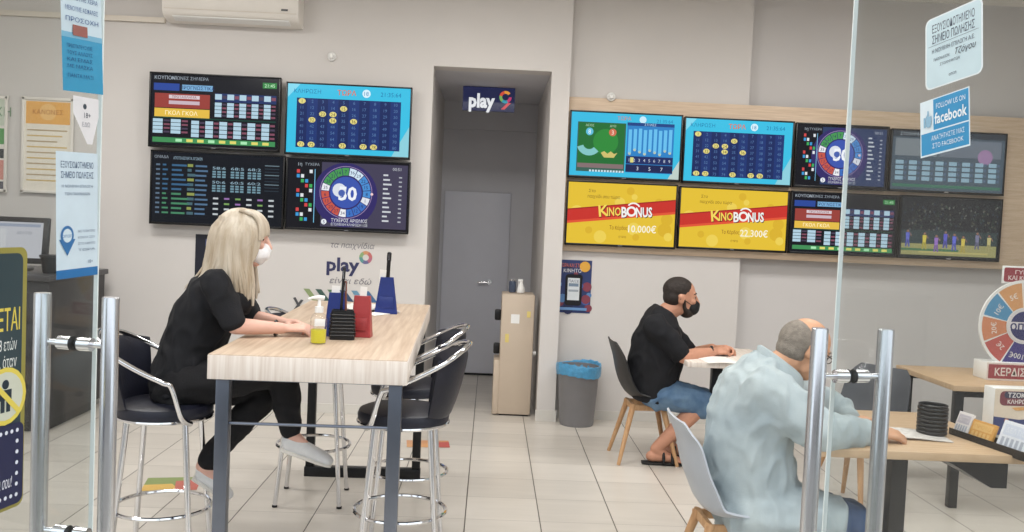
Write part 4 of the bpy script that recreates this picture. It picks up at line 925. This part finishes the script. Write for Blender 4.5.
# slip tray along the table's right edge and the cards in it
e0, e1 = at(951, 436, z=TT), at(1011, 457, z=TT)
dv = (e1-e0).normalized(); ang = math.atan2(dv.y, dv.x); 
def along(f, up=0): v = e0+(e1-e0)*f; return V((v.x, v.y, TT+.002+up))
o = MB().box((0, 0, .012), ((e1-e0).length+.1, .05, .004)).box((0, -.024, .02), ((e1-e0).length+.1, .004, .036)).box((0, .024, .025), ((e1-e0).length+.1, .004, .045)).obj('slip_tray', M['black'])
o.location = along(.55)+V((.045, .02, -.012)); o.rotation_euler.z = ang; tag(o, 'long thin black tray along the right edge of the old man\'s table', 'tray')
def card(f, w_, h_, c1, c2, lb, txt, off=.0, tilt=-.35):
    t = empty('slip_bundle', along(f)+V((.045+off, .02, .003)), ang, lb, 'card', 'cards in the slip tray')
    R_ = Matrix.Rotation(tilt, 3, 'X'); MB().box(R_ @ V((0, 0, h_/2)), (w_, .012, h_), .001, R_).obj('card_stack', ink(c1), t)
    A = Art(w_*.96, h_*.96, ink, .0004); A.rect(0, 0, 1, 1, c1); A.rect(.08, .1, .92, .5, c2); A.L += 1
    for i in range(5): A.rect(.1+i*.17, .58, .2+i*.17, .9, (176, 182, 196) if c1[2] > 150 else c2, False)
    A.text(txt, .5, .3, .2, c1, fit=-.7); A.obj('card_print', t, Matrix.Translation(R_ @ V((0, -.0066, h_/2))) @ R_.to_4x4())
card(.02, .09, .1, (232, 226, 224), (196, 190, 200), 'white card bundle at the far end of the slip tray', 'ΛΟΤΤΟ')
card(.36, .14, .085, (212, 158, 84), (226, 186, 120), 'orange card bundle in the middle of the slip tray', 'ΠΡΟΤΟ')
card(.86, .16, .12, (226, 230, 238), (206, 214, 230), 'white folded booklet at the near end of the slip tray', 'ΔΕΛΤΙΟ')
# upright leaflet box behind the booklet
px0 = at(992, 452, z=TT); dY = 3.95; pq = at(1012, 415, Y=dY)
dw = .2; zb = TT+.002; ztp = at(1000, 388, Y=dY).z
t = empty('leaflet_box', (at(992, 420, Y=dY).x+dw/2, dY, zb), .05, 'upright printed leaflet box with a blue base at the photo right edge', 'display box')
hh = ztp-zb; MB().box((0, .04, hh/2), (dw, .08, hh), .003).obj('box_body', M['white'], t)
A = Art(dw*.98, hh*.98, ink, .0004); A.rect(0, 0, 1, 1, (222, 206, 186)); A.poly([(0, .6), (0, 1), (1, 1), (1, .62), (.6, .66)], (62, 70, 116)); A.rrect(.12, .05, 1, .36, .1, (120, 62, 70)); A.rrect(.22, .06, 1, .2, .06, (60, 60, 80))
A.text('ΤΖΟΚΕΡ', .6, .13, .1, (232, 226, 222), fit=-.6, bold=.02); A.text('ΚΛΗΡΩΣΗ', .6, .27, .09, (232, 220, 216), fit=-.6, bold=.02); A.poly([(.4, .4), (1, .36), (1, .44), (.5, .46)], (216, 160, 96)); A.disc(.3, .68, .05, (176, 120, 110)); A.disc(.42, .74, .05, (200, 160, 150)); A.obj('box_print', t, Matrix.Translation((0, -.0006, hh/2)))
# leaflets on the floor
def floor_sheet(px, py, w_, d_, cols, label, rz=.2):
    q = at(px, py, z=0); A = Art(w_, d_, ink, .0002); A.rect(0, 0, 1, 1, cols[0]); A.poly([(.0, .55), (0, 1), (.7, 1), (.5, .5)], cols[1]); A.poly([(.55, .3), (.6, 1), (1, 1), (1, .2)], cols[2])
    o = A.obj('floor_leaflet', None, Matrix.Rotation(-math.pi/2, 4, 'X')); o.location = (q.x, q.y, .0015); o.rotation_euler.z = rz; tag(o, label, 'leaflet')
floor_sheet(172, 484, .3, .26, [(134, 150, 92), (214, 176, 92), (190, 104, 92)], 'green, yellow and red leaflet on the floor behind the woman\'s stool')
floor_sheet(428, 444, .3, .2, [(206, 150, 108), (214, 160, 110), (190, 92, 86)], 'orange and red leaflet on the floor behind the right stools', .1)

# ------------------------------------------------------------------ people
def rot_frame(fwd, up=V((0, 0, 1))):
    f = V(fwd).normalized(); l = V(up).cross(f).normalized(); u = f.cross(l)
    return Matrix((f, l, u)).transposed()
def head_shapes(B, c, R, s=1.0):
    def e(p, r): B.ell(c+R @ (V(p)*s), tuple(q*s for q in r), R)
    e((-.012, 0, .035), (.098, .077, .085)); e((.0, 0, .0), (.085, .071, .09)); e((.03, 0, -.05), (.058, .058, .07)); e((.055, 0, -.095), (.03, .034, .026)); e((.02, 0, -.08), (.05, .052, .035))
    e((.075, 0, .03), (.02, .052, .014)); e((.072, .034, -.02), (.02, .022, .02)); e((.072, -.034, -.02), (.02, .022, .02))
    B.chain([c+R @ (V((.088, 0, .018))*s), c+R @ (V((.104, 0, -.012))*s), c+R @ (V((.11, 0, -.03))*s)], [.009*s, .011*s, .015*s])
    e((.098, .012, -.034), (.011, .009, .009)); e((.098, -.012, -.034), (.011, .009, .009)); e((.083, 0, -.062), (.012, .024, .007)); e((.08, 0, -.073), (.012, .022, .008))
    for k in (1, -1): B.chain([c+R @ (V((.083, .019*k, .012))*s), c+R @ (V((.085, .033*k, .018))*s), c+R @ (V((.073, .046*k, .012))*s)], [.005*s, .006*s, .005*s]); B.chain([c+R @ (V((.081, .02*k, -.002))*s), c+R @ (V((.081, .034*k, -.006))*s), c+R @ (V((.072, .046*k, 0))*s)], [.004*s, .005*s, .004*s])
    for k in (1, -1): e((-.008, .077*k, -.012), (.02, .011, .032)); e((-.014, .082*k, .004), (.016, .009, .016))
def head_parts(par, c, R, s, brow_m):
    for k in (1, -1):
        b = MB(); b.ell(c+R @ (V((.0735, .032*k, .008))*s), (.0125*s,)*3, None, 2); ey = b.obj('eye', M['eye'], par, False)
        b = MB(); b.ell(c+R @ (V((.0825, .0345*k, .007))*s), (.005*s, .0075*s, .007*s), R, 2); b.obj('iris', M['iris'], ey, False)
        b = MB(); b.chain([c+R @ (V((.09, .016*k, .028))*s), c+R @ (V((.0865, .034*k, .034))*s), c+R @ (V((.074, .052*k, .028))*s)], [.003*s, .0045*s, .003*s]); b.obj('eyebrow', brow_m, par, False)
    b = MB(); b.ell(c+R @ (V((.09, 0, -.064))*s), (.008*s, .022*s, .005*s), R, 2); b.ell(c+R @ (V((.088, 0, -.072))*s), (.009*s, .02*s, .006*s), R, 2); b.obj('lips', M['lip'], par, False)
def hand_shapes(B, wrist, d, back, side, curl=.6, s=1.0, spread=.1):
    """d: towards the fingers, back: out of the hand's back, side: towards the thumb"""
    d = V(d).normalized(); back = (V(back)-d*V(back).dot(d)).normalized(); side_v = d.cross(back); side_v = side_v if side_v.dot(V(side)) > 0 else -side_v
    w_ = V(wrist)
    ln = [(.046, .026, .02), (.052, .03, .022), (.048, .028, .021), (.038, .022, .018)]
    for i in range(4):
        off = (.027-.018*i)*s; k0 = w_ + side_v*off*.55 + d*.012*s; k1 = w_ + side_v*off*1.1 + d*(.088-.005*abs(i-1))*s
        B.chain([k0, k1], [.0135*s, .0115*s])
        p = k1; dirv = (d + side_v*spread*(1.5-i)*.6).normalized(); ax = side_v
        pts = [p]; a = curl*(.55+.12*i)
        for q, l in enumerate(ln[i]):
            rm = Matrix.Rotation(a, 3, ax); v1 = rm @ dirv; v2 = Matrix.Rotation(-a, 3, ax) @ dirv
            dirv = v1 if v1.dot(back) < v2.dot(back) else v2
            p = p+dirv*l*s; pts.append(p); a = curl
        B.chain(pts, [.0105*s, .0095*s, .0088*s, .0075*s])
    th0 = w_+side_v*.02*s+d*.02*s-back*.006*s; th1 = th0+(side_v*.75+d*.65-back*.25).normalized()*.045*s; th2 = th1+(d*.9+side_v*.3-back*.3).normalized()*.034*s; th3 = th2+(d-side_v*.15-back*.25).normalized()*.026*s
    B.chain([th0, th1, th2, th3], [.0155*s, .012*s, .0105*s, .0085*s]); B.chain([w_, w_+d*.06*s], [.021*s, .02*s])
def shoe(par, heel, toe, mat, sole_mat, up=V((0, 0, 1)), w_=.043, h=.065, low=True):
    heel, toe = V(heel), V(toe); d = toe-heel; L = d.length; f = d.normalized(); R = rot_frame(f, up)
    b = MB(); st = [(0, .026, .5*h), (.06, .034, h*.62), (.3, .037, h*.62), (.5, .042, h*.55), (.75, .046, h*.45), (.92, .04, h*.34), (1.0, .022, h*.22)]
    b.spine([heel+f*(L*k)+R @ V((0, 0, hz*.95)) for k, ww, hz in st], [(ww*w_/.043, hz) for k, ww, hz in st], R @ V((0, 1, 0)), 20)
    o = b.fuse('shoe', mat, par, .006, 3)
    b = MB(); b.spine([heel+f*(L*k)+R @ V((0, 0, .004)) for k, ww, hz in st], [((ww+.004)*w_/.043, .011) for k, ww, hz in st], R @ V((0, 1, 0)), 20); b.obj('sole', sole_mat, o, False, 60)
    return o

# ---- the woman on the left stool
YW = 4.0
def w3(px, py, dy=0): return at(px, py, Y=YW+dy)
root = empty('person', (w3(185, 400).x, YW, .76), 0, 'person with long blonde hair, white mask and black clothes sitting on the left bar stool', 'person')
hc = w3(245, 238); Rh = rot_frame((1, .12, -.1)); hs = .98
neck = w3(229, 272); pel = w3(188, 380); 
shN, shF = w3(216, 284, -.15), w3(226, 284, .15); elN, elF = w3(235, 326, -.16), w3(252, 322, .2); wrN, wrF = w3(283, 326, -.07), w3(283, 321, .1)
elN.z = max(elN.z, TZ+.04); wrN.z = TZ+.036; wrF.z = TZ+.04; elF.z = TZ+.045
knN, knF = w3(283, 370, -.03), w3(270, 388, .1); anN, anF = w3(290, 433, .0), w3(203, 466, .02); hpN, hpF = w3(190, 382, -.09), w3(190, 382, .09)
B = MB(); head_shapes(B, hc, Rh, hs); B.chain([hc+V((-.02, 0, -.07)), neck, neck+V((-.02, 0, -.05))], [.05, .052, .06])
sp = [w3(188, 385), w3(190, 365), w3(196, 340), w3(207, 312), w3(219, 288), w3(228, 275)]
B.spine(sp, [(.15, .11), (.15, .115), (.125, .1), (.14, .105), (.15, .085), (.07, .055)], (0, 1, 0))
for s_, e_, wr in ((shN, elN, wrN), (shF, elF, wrF)): B.chain([s_, s_.lerp(e_, .5), e_, e_.lerp(wr, .35), wr], [.047, .041, .036, .034, .024])
for h_, k_, a_ in ((hpN, knN, anN), (hpF, knF, anF)): B.chain([h_, h_.lerp(k_, .5), k_, k_.lerp(a_, .35), a_], [.075, .066, .052, .048, .032])
hand_shapes(B, wrN+V((.012, .004, 0)), (1, .35, .06), (0, -.35, 1), (0, 1, .4), .75, .92); hand_shapes(B, wrF+V((.012, 0, 0)), (1, -.4, .05), (0, .3, 1), (0, -1, .4), .75, .92)
for a_, tdir in ((anN, V((1, 0, -.35))), (anF, V((.9, .05, -.55)))): B.chain([a_, a_+tdir.normalized()*.06+V((0, 0, -.028)), a_+tdir.normalized()*.1+V((0, 0, -.042))], [.032, .026, .018])
B.fuse('body', M['skinw'], root, .0055, 3)
head_parts(root, hc, Rh, hs, M['brow'])
B = MB(); B.spine([w3(180, 392), w3(185, 372), w3(193, 345), w3(205, 315), w3(218, 288), w3(226, 276), w3(229, 272)], [(.17, .13), (.168, .135), (.15, .125), (.165, .13), (.172, .105), (.11, .078), (.068, .062)], (0, 1, 0))
B.ell(w3(238, 302, -.07), (.055, .06, .06)); B.ell(w3(240, 302, .07), (.055, .06, .06))
for s_, e_ in ((shN, elN), (shF, elF)): B.chain([s_, s_.lerp(e_, .5), s_.lerp(e_, .86)], [.066, .06, .056])
B.fuse('blouse', M['blackcloth'], root, .008, 4, .012, 11, V((1, 1, .7)))
B = MB(); B.ell(pel+V((-.0, 0, -.02)), (.135, .18, .125)); B.spine([w3(183, 398), w3(186, 380), w3(190, 362)], [(.17, .14), (.175, .14), (.155, .12)], (0, 1, 0))
for h_, k_, a_ in ((hpN, knN, anN), (hpF, knF, anF)): B.chain([h_+V((0, 0, -.01)), h_.lerp(k_, .5), k_, k_.lerp(a_, .5), k_.lerp(a_, .93)], [.1, .086, .066, .06, .047])
B.fuse('trousers', M['trouser'], root, .008, 4, .012, 10, V((.6, 1, 1)))
shoe(root, anN+V((-.035, 0, -.075)), anN+V((.185, .0, -.14)), M['shoe'], M['sole'], h=.062)
shoe(root, anF+V((-.045, .0, -.055)), anF+V((.115, .02, -.155)), M['shoe'], M['sole'], h=.062)
MB().tube([wrN+V((-.03, 0, 0))+V((0, math.cos(k*math.pi/8)*.031, math.sin(k*math.pi/8)*.031)) for k in range(16)], .006, 8, True).obj('wristband', M['black'], root, False)
# mask
B = MB(); B.ell(hc+Rh @ V((.055, 0, -.06)), (.047, .056, .046), Rh); B.ell(hc+Rh @ V((.091, 0, -.036)), (.029, .022, .027), Rh); B.ell(hc+Rh @ V((.08, 0, -.058)), (.036, .042, .036), Rh); B.ell(hc+Rh @ V((.07, 0, -.085)), (.026, .034, .024), Rh); mk = B.fuse('face_mask', M['maskw'], root, .005, 4)
for k in (1, -1): MB().tube([hc+Rh @ V((.06, .055*k, -.03)), hc+Rh @ V((.02, .077*k, -.015)), hc+Rh @ V((-.02, .087*k, -.005))], .002, 6).obj('ear_loop', M['maskw'], mk, False)
# hair: a cap and many tapering locks
B = MB(); B.ell(hc+Rh @ V((-.022, 0, .036)), (.107, .092, .094), Rh); B.ell(hc+Rh @ V((-.05, 0, -.03)), (.085, .09, .11), Rh)
hr = B.fuse('hair', M['blond'], root, .006, 3)
b = MB(); R5 = random.Random(11)
for i in range(150):
    th = math.radians(-32-R5.random()*296 if False else R5.uniform(52, 308)); up = R5.uniform(.02, .1)
    dx, dy = math.cos(th), math.sin(th)
    start = V((-.02+.085*dx*.75, .075*dy*.75, .105-.03*R5.random())); mid = V((-.022+.112*dx, .1*dy, .03-.03*R5.random())); low = V((-.03+.112*dx, .1*dy, -.07)); 
    ln = R5.uniform(.17, .27); end = V((-.035+.108*dx+R5.uniform(-.015, .02), .105*dy, -ln-.02))
    if abs(dy) > .3 and dx > -.2: end.x += .04*R5.random()+.01
    pts = smooth_path([hc+Rh @ start, hc+Rh @ mid, hc+Rh @ low, hc+Rh @ low.lerp(end, .6)+V((R5.uniform(-.008, .008), 0, 0)), hc+Rh @ end], 3); m = len(pts)
    b.tube(pts, [.011*(.5+.9*math.sin(math.pi*min(.62, .1+.9*k/m)))*(1 if k < m*.65 else max(.15, 1-(k/m-.65)*2.4)) for k in range(m)], 6)
for k in (1, -1):                         # locks framing the face
    for i in range(14):
        x = .01+.05*i/13; R6 = R5.uniform(-.006, .006)
        pts = smooth_path([hc+Rh @ V((.0+.4*x, .05*k, .1)), hc+Rh @ V((.02+x*.8, (.088-.3*x)*k, .03)), hc+Rh @ V((.015+x*.75+R6, (.094-.25*x)*k, -.06)), hc+Rh @ V((-.0+x*.5+R6, .09*k, -.15)), hc+Rh @ V((.0+x*.35, .085*k, -.21-.04*R5.random()))], 4); m = len(pts); b.tube(pts, [.0095*(1-.75*max(0, q/m-.5)*2) for q in range(m)], 6)
for i in range(34):                       # long locks down the back
    th = math.radians(R5.uniform(120, 240)); dx, dy = math.cos(th), math.sin(th); zz = -R5.uniform(.24, .32)
    pts = smooth_path([hc+Rh @ V((-.05+.06*dx, .07*dy, .08)), hc+Rh @ V((-.03+.105*dx, .1*dy, -.02)), hc+Rh @ V((-.045+.1*dx, .11*dy, -.12)), hc+Rh @ V((-.075+.1*dx, .12*dy, zz*.75)), hc+Rh @ V((-.1+.1*dx+R5.uniform(-.03, .01), .13*dy, zz))], 3); m = len(pts)
    b.tube(pts, [.0095*max(.15, 1-(k/m)**2) for k in range(m)], 6)
for i in range(30):                       # fringe
    y = -.078+.156*i/29; e_ = V((.096-3.6*y*y, y*1.1, .032-5*y*y+R5.uniform(-.006, .004)))
    pts = smooth_path([hc+Rh @ V((-.03, y*.75, .118)), hc+Rh @ V((.035, y*.85, .115-1.5*y*y)), hc+Rh @ V((.081-2.4*y*y, y*1.0, .078-3*y*y)), hc+Rh @ e_], 4); m = len(pts); b.tube(pts, [.0105*(1-.6*max(0, q/m-.3)) for q in range(m)], 6)
b.obj('hair_locks', M['blond'], root, False, 80)

# ---- the man in black at the back
YM = 6.2
def m3(px, py, dy=0): return at(px, py, Y=YM+dy)
root = empty('person', (m3(650, 400).x, YM, .44), 0, 'person in black t-shirt, black mask and denim shorts on the black chair', 'person')
hc = m3(681, 297); Rh = rot_frame((1, -.04, -.06)); hs = 1.08
neck = m3(667, 312); shN, shF = m3(655, 326, -.19), m3(660, 326, .19); elN, elF = m3(684, 357, -.23), m3(692, 355, .25); wrN, wrF = m3(713, 353, -.08), m3(712, 352, .1)
wrN.z = max(wrN.z, TT+.03); wrF.z = max(wrF.z, TT+.035)
hpN, hpF = m3(654, 392, -.1), m3(654, 392, .1); knN, knF = m3(704, 402, -.13), m3(704, 400, .15); anN, anF = m3(656, 441, -.1), m3(667, 444, .1)
anN.z = .105; anF.z = .105
B = MB(); head_shapes(B, hc, Rh, hs); B.chain([hc+V((-.03, 0, -.07)), neck, neck+V((-.03, 0, -.06))], [.062, .068, .075])
sp = [m3(651, 394), m3(652, 380), m3(653, 358), m3(656, 338), m3(661, 320), m3(665, 312)]
B.spine(sp, [(.15, .11), (.165, .13), (.17, .135), (.17, .12), (.15, .085), (.08, .06)], (0, 1, 0))
for s_, e_, wr in ((shN, elN, wrN), (shF, elF, wrF)): B.chain([s_, s_.lerp(e_, .5), e_, e_.lerp(wr, .35), wr], [.056, .056, .047, .047, .032])
for h_, k_, a_ in ((hpN, knN, anN), (hpF, knF, anF)): B.chain([h_, h_.lerp(k_, .5), k_, k_.lerp(a_, .35), a_], [.09, .08, .062, .06, .038])
hand_shapes(B, wrN+V((.012, .01, 0)), (1, .45, .12), (0, -.5, 1), (0, 1, .5), .8, 1.05); hand_shapes(B, wrF+V((.012, -.01, .0)), (1, -.45, .15), (0, .5, 1), (0, -1, .5), .8, 1.05)
for a_ in (anN, anF):
    B.chain([a_+V((-.03, 0, -.05)), a_+V((.08, 0, -.055)), a_+V((.15, 0, -.07))], [.036, .034, .026]); B.chain([a_, a_+V((.06, 0, -.045))], [.038, .034])
    for i in range(5): B.chain([a_+V((.15, -.032+.016*i, -.072)), a_+V((.187-.008*abs(i-1.5), -.036+.018*i, -.078))], [.011, .009])
B.fuse('body', M['skinm'], root, .0065, 3); head_parts(root, hc, Rh, hs, M['darkhair'])
B = MB(); B.spine([m3(649, 398), m3(651, 384), m3(655, 362), m3(657, 340), m3(660, 323), m3(663, 313), m3(665, 309)], [(.195, .14), (.205, .165), (.215, .185), (.22, .165), (.19, .13), (.115, .095), (.085, .078)], (0, 1, 0))
for s_, e_ in ((shN, elN), (shF, elF)): B.chain([s_, s_.lerp(e_, .5), s_.lerp(e_, .82)], [.086, .08, .074])
B.fuse('t_shirt', M['blackcloth'], root, .01, 4, .016, 8, V((1, 1, .7)))
B = MB(); B.spine([m3(646, 400), m3(650, 397), m3(655, 384)], [(.18, .1), (.19, .13), (.19, .14)], (0, 1, 0))
for h_, k_ in ((hpN, knN), (hpF, knF)): B.chain([h_, h_.lerp(k_, .5), h_.lerp(k_, .95), k_+V((-.0, 0, -.035))], [.108, .102, .09, .084])
B.fuse('shorts', M['denim'], root, .009, 4, .012, 9, V((.7, 1, 1)))
for a_ in (anN, anF):
    b = MB(); b.spine([a_+V((x, 0, -.0935)) for x in (-.09, -.06, .05, .14, .19, .215)], [(.03, .011), (.042, .011), (.044, .011), (.052, .011), (.046, .011), (.024, .011)], (0, 1, 0), 20); so = b.obj('sandal', M['sandal'], root, False, 60)
    b = MB()
    for x0, hgt in ((.11, .052), (.05, .075)): b.tube([a_+V((x0, .05*math.cos(math.pi*k/10), -.088+hgt*math.sin(math.pi*k/10))) for k in range(11)], .01, 8)
    b.obj('strap', M['sandal'], so, False)
B = MB(); B.ell(hc+Rh @ (V((-.022, 0, .044))*hs), tuple(q*hs for q in (.099, .082, .084)), Rh); B.ell(hc+Rh @ (V((-.045, 0, -.0))*hs), tuple(q*hs for q in (.07, .078, .075)), Rh)
B.fuse('hair', M['darkhair'], root, .006, 2)
B = MB(); B.ell(hc+Rh @ (V((.045, 0, -.085))*hs), tuple(q*hs for q in (.05, .057, .045)), Rh)
for k in (1, -1): B.chain([hc+Rh @ (V((.012, .069*k, -.01))*hs), hc+Rh @ (V((.018, .062*k, -.06))*hs), hc+Rh @ (V((.04, .045*k, -.095))*hs)], [.008, .014, .016])
B.fuse('beard', M['darkhair'], root, .006, 2)
B = MB(); B.ell(hc+Rh @ (V((.068, 0, -.062))*hs), tuple(q*hs for q in (.056, .056, .05)), Rh); B.ell(hc+Rh @ (V((.09, 0, -.045))*hs), tuple(q*hs for q in (.036, .03, .036)), Rh); mk = B.fuse('face_mask', M['maskb'], root, .006, 4)
for k in (1, -1): MB().tube([hc+Rh @ (V((.06, .055*k, -.04))*hs), hc+Rh @ (V((.02, .077*k, -.018))*hs), hc+Rh @ (V((-.02, .087*k, -.008))*hs)], .0025, 6).obj('ear_loop', M['maskb'], mk, False)
MB().tube([wrN+V((-.012, 0, 0))+V((0, math.cos(k*math.pi/8)*.037, math.sin(k*math.pi/8)*.037)) for k in range(16)], .008, 8, True).obj('wristband', M['black'], root, False)
sheet('paper_sheet', at(708, 360, z=TT)+V((.06, .0, .0012)), .22, .3, .1, M['paper'], 'white paper sheet on the pale table under the hands of the man in black')
pen(V((at(738, 357, z=TT).x, 6.0, TT+.007)), V((at(756, 358, z=TT).x, 6.05, TT+.009)), M['black'], 'black pen lying on the pale table in front of the man in black')

# ---- the old man in the pale shirt
def o3(px, py, dy=0): return at(px, py, Y=YO+dy)
root = empty('person', (o3(748, 500).x, YO, .44), 0, 'person with balding grey head and pale blue shirt bending over the tan table', 'person')
hc = o3(806, 348); Rh = rot_frame((.86, .1, -.5)); hs = 1.03
neck = o3(783, 364); shN, shF = o3(768, 392, -.18), o3(778, 388, .18); elN, elF = o3(822, 440, -.25), o3(832, 424, .22); wrN, wrF = o3(874, 431, -.14), o3(848, 420, .1)
elN.z = TT+.055; wrN.z = TT+.04; elF.z = TT+.06; wrF.z = TT+.045
hpN, hpF = o3(752, 503, -.1), o3(752, 503, .1); knN, knF = o3(852, 522, -.13), o3(852, 518, .13); anN, anF = knN.copy(), knF.copy()
for a_ in (anN, anF): a_.x -= .02; a_.z = .1
B = MB(); head_shapes(B, hc, Rh, hs); B.chain([hc+Rh @ V((-.035, 0, -.06)), neck, neck+V((-.05, 0, -.04))], [.062, .066, .075])
sp = [o3(750, 506), o3(746, 485), o3(742, 455), o3(745, 420), o3(756, 390), o3(770, 374)]
B.spine(sp, [(.15, .11), (.165, .125), (.17, .13), (.17, .12), (.155, .09), (.085, .065)], (0, 1, 0))
for s_, e_, wr in ((shN, elN, wrN), (shF, elF, wrF)): B.chain([s_, s_.lerp(e_, .5), e_, e_.lerp(wr, .35), wr], [.06, .052, .045, .043, .031])
for h_, k_, a_ in ((hpN, knN, anN), (hpF, knF, anF)): B.chain([h_, h_.lerp(k_, .5), k_, k_.lerp(a_, .35), a_], [.09, .08, .06, .058, .04])
hand_shapes(B, wrN+V((.01, 0, 0)), (1, .2, -.05), (0, -.35, 1), (0, 1, .2), .55, 1.05); hand_shapes(B, wrF+V((.01, 0, 0)), (.95, -.3, .02), (0, .3, 1), (0, -1, .3), .6, 1.05)
for a_ in (anN, anF): B.chain([a_, a_+V((.1, 0, -.06))], [.04, .032])
B.fuse('body', M['skino'], root, .0065, 3); head_parts(root, hc, Rh, hs, M['greyhair'])
B = MB(); B.spine([o3(757, 535), o3(754, 505), o3(750, 478), o3(747, 450), o3(749, 418), o3(756, 388), o3(766, 371), o3(776, 362)], [(.2, .16), (.215, .185), (.22, .19), (.222, .185), (.225, .175), (.215, .15), (.14, .105), (.088, .08)], (0, 1, 0))
for s_, e_, wr in ((shN, elN, wrN), (shF, elF, wrF)): B.chain([s_, s_.lerp(e_, .5), e_, e_.lerp(wr, .5), e_.lerp(wr, .86)], [.105, .1, .082, .068, .055]); B.chain([s_.lerp(e_, .25), o3(760, 430)], [.1, .12])
for dy in (-.1, .1): B.chain([o3(755, 512, dy), o3(800, 516, dy*1.15), o3(826, 519, dy*1.2)], [.15, .135, .115])
B.chain([shN.lerp(elN, .1)+V((-.02, .04, -.04)), o3(752, 440, -.06)], [.12, .15]); B.chain([shF.lerp(elF, .1)+V((-.02, -.04, -.04)), o3(752, 440, .06)], [.12, .15])
B.fuse('shirt', M['chambray'], root, .009, 14, .017, 11, V((1.1, .8, .6)))
ring = []
for k in range(18):
    a = 2*math.pi*k/18; ring.append(neck+V((-.012, 0, .002))+V((.086*math.cos(a), .094*math.sin(a), -.06*math.cos(a)-.004)))
MB().loft([[p+(p-neck).normalized()*r_+V((0, 0, z_)) for p in ring] for r_, z_ in ((.004, -.03), (.02, -.035), (.012, .012), (-.001, .02), (-.004, .0))], caps=False).obj('collar', M['chambray'], root, False, 80)
B = MB(); B.spine([o3(742, 512), o3(750, 506), o3(758, 494)], [(.17, .1), (.18, .12), (.18, .12)], (0, 1, 0))
for h_, k_, a_ in ((hpN, knN, anN), (hpF, knF, anF)): B.chain([h_, h_.lerp(k_, .5), k_, k_.lerp(a_, .5), a_+V((0, 0, .02))], [.115, .1, .082, .07, .062])
B.fuse('jeans', M['jeans'], root, .009, 4, .012, 9)
for a_ in (anN, anF): a2 = a_.copy(); a2.z = .004; shoe(root, a2+V((-.07, 0, 0)), a2+V((.2, 0, 0)), M['sandal'], M['black'], h=.07)
B = MB(); B.ell(hc+Rh @ (V((-.046, 0, .012))*hs), tuple(q*hs for q in (.083, .0815, .086)), Rh); B.ell(hc+Rh @ (V((-.048, 0, -.035))*hs), tuple(q*hs for q in (.068, .072, .065)), Rh)
B.fuse('hair', M['greyhair'], root, .006, 2)
g = MB()
for k in (1, -1):
    g.tube([hc+Rh @ (V((.1+.002*math.cos(q*math.pi/8), .034*k+.024*math.cos(q*math.pi/8), .008+.018*math.sin(q*math.pi/8)))*hs) for q in range(16)], .0018, 6, True)
    g.tube([hc+Rh @ (V((.1, .06*k, .012))*hs), hc+Rh @ (V((.05, .078*k, .012))*hs), hc+Rh @ (V((-.015, .084*k, .01))*hs)], .0025, 6)
g.obj('glasses', M['black'], root, False)
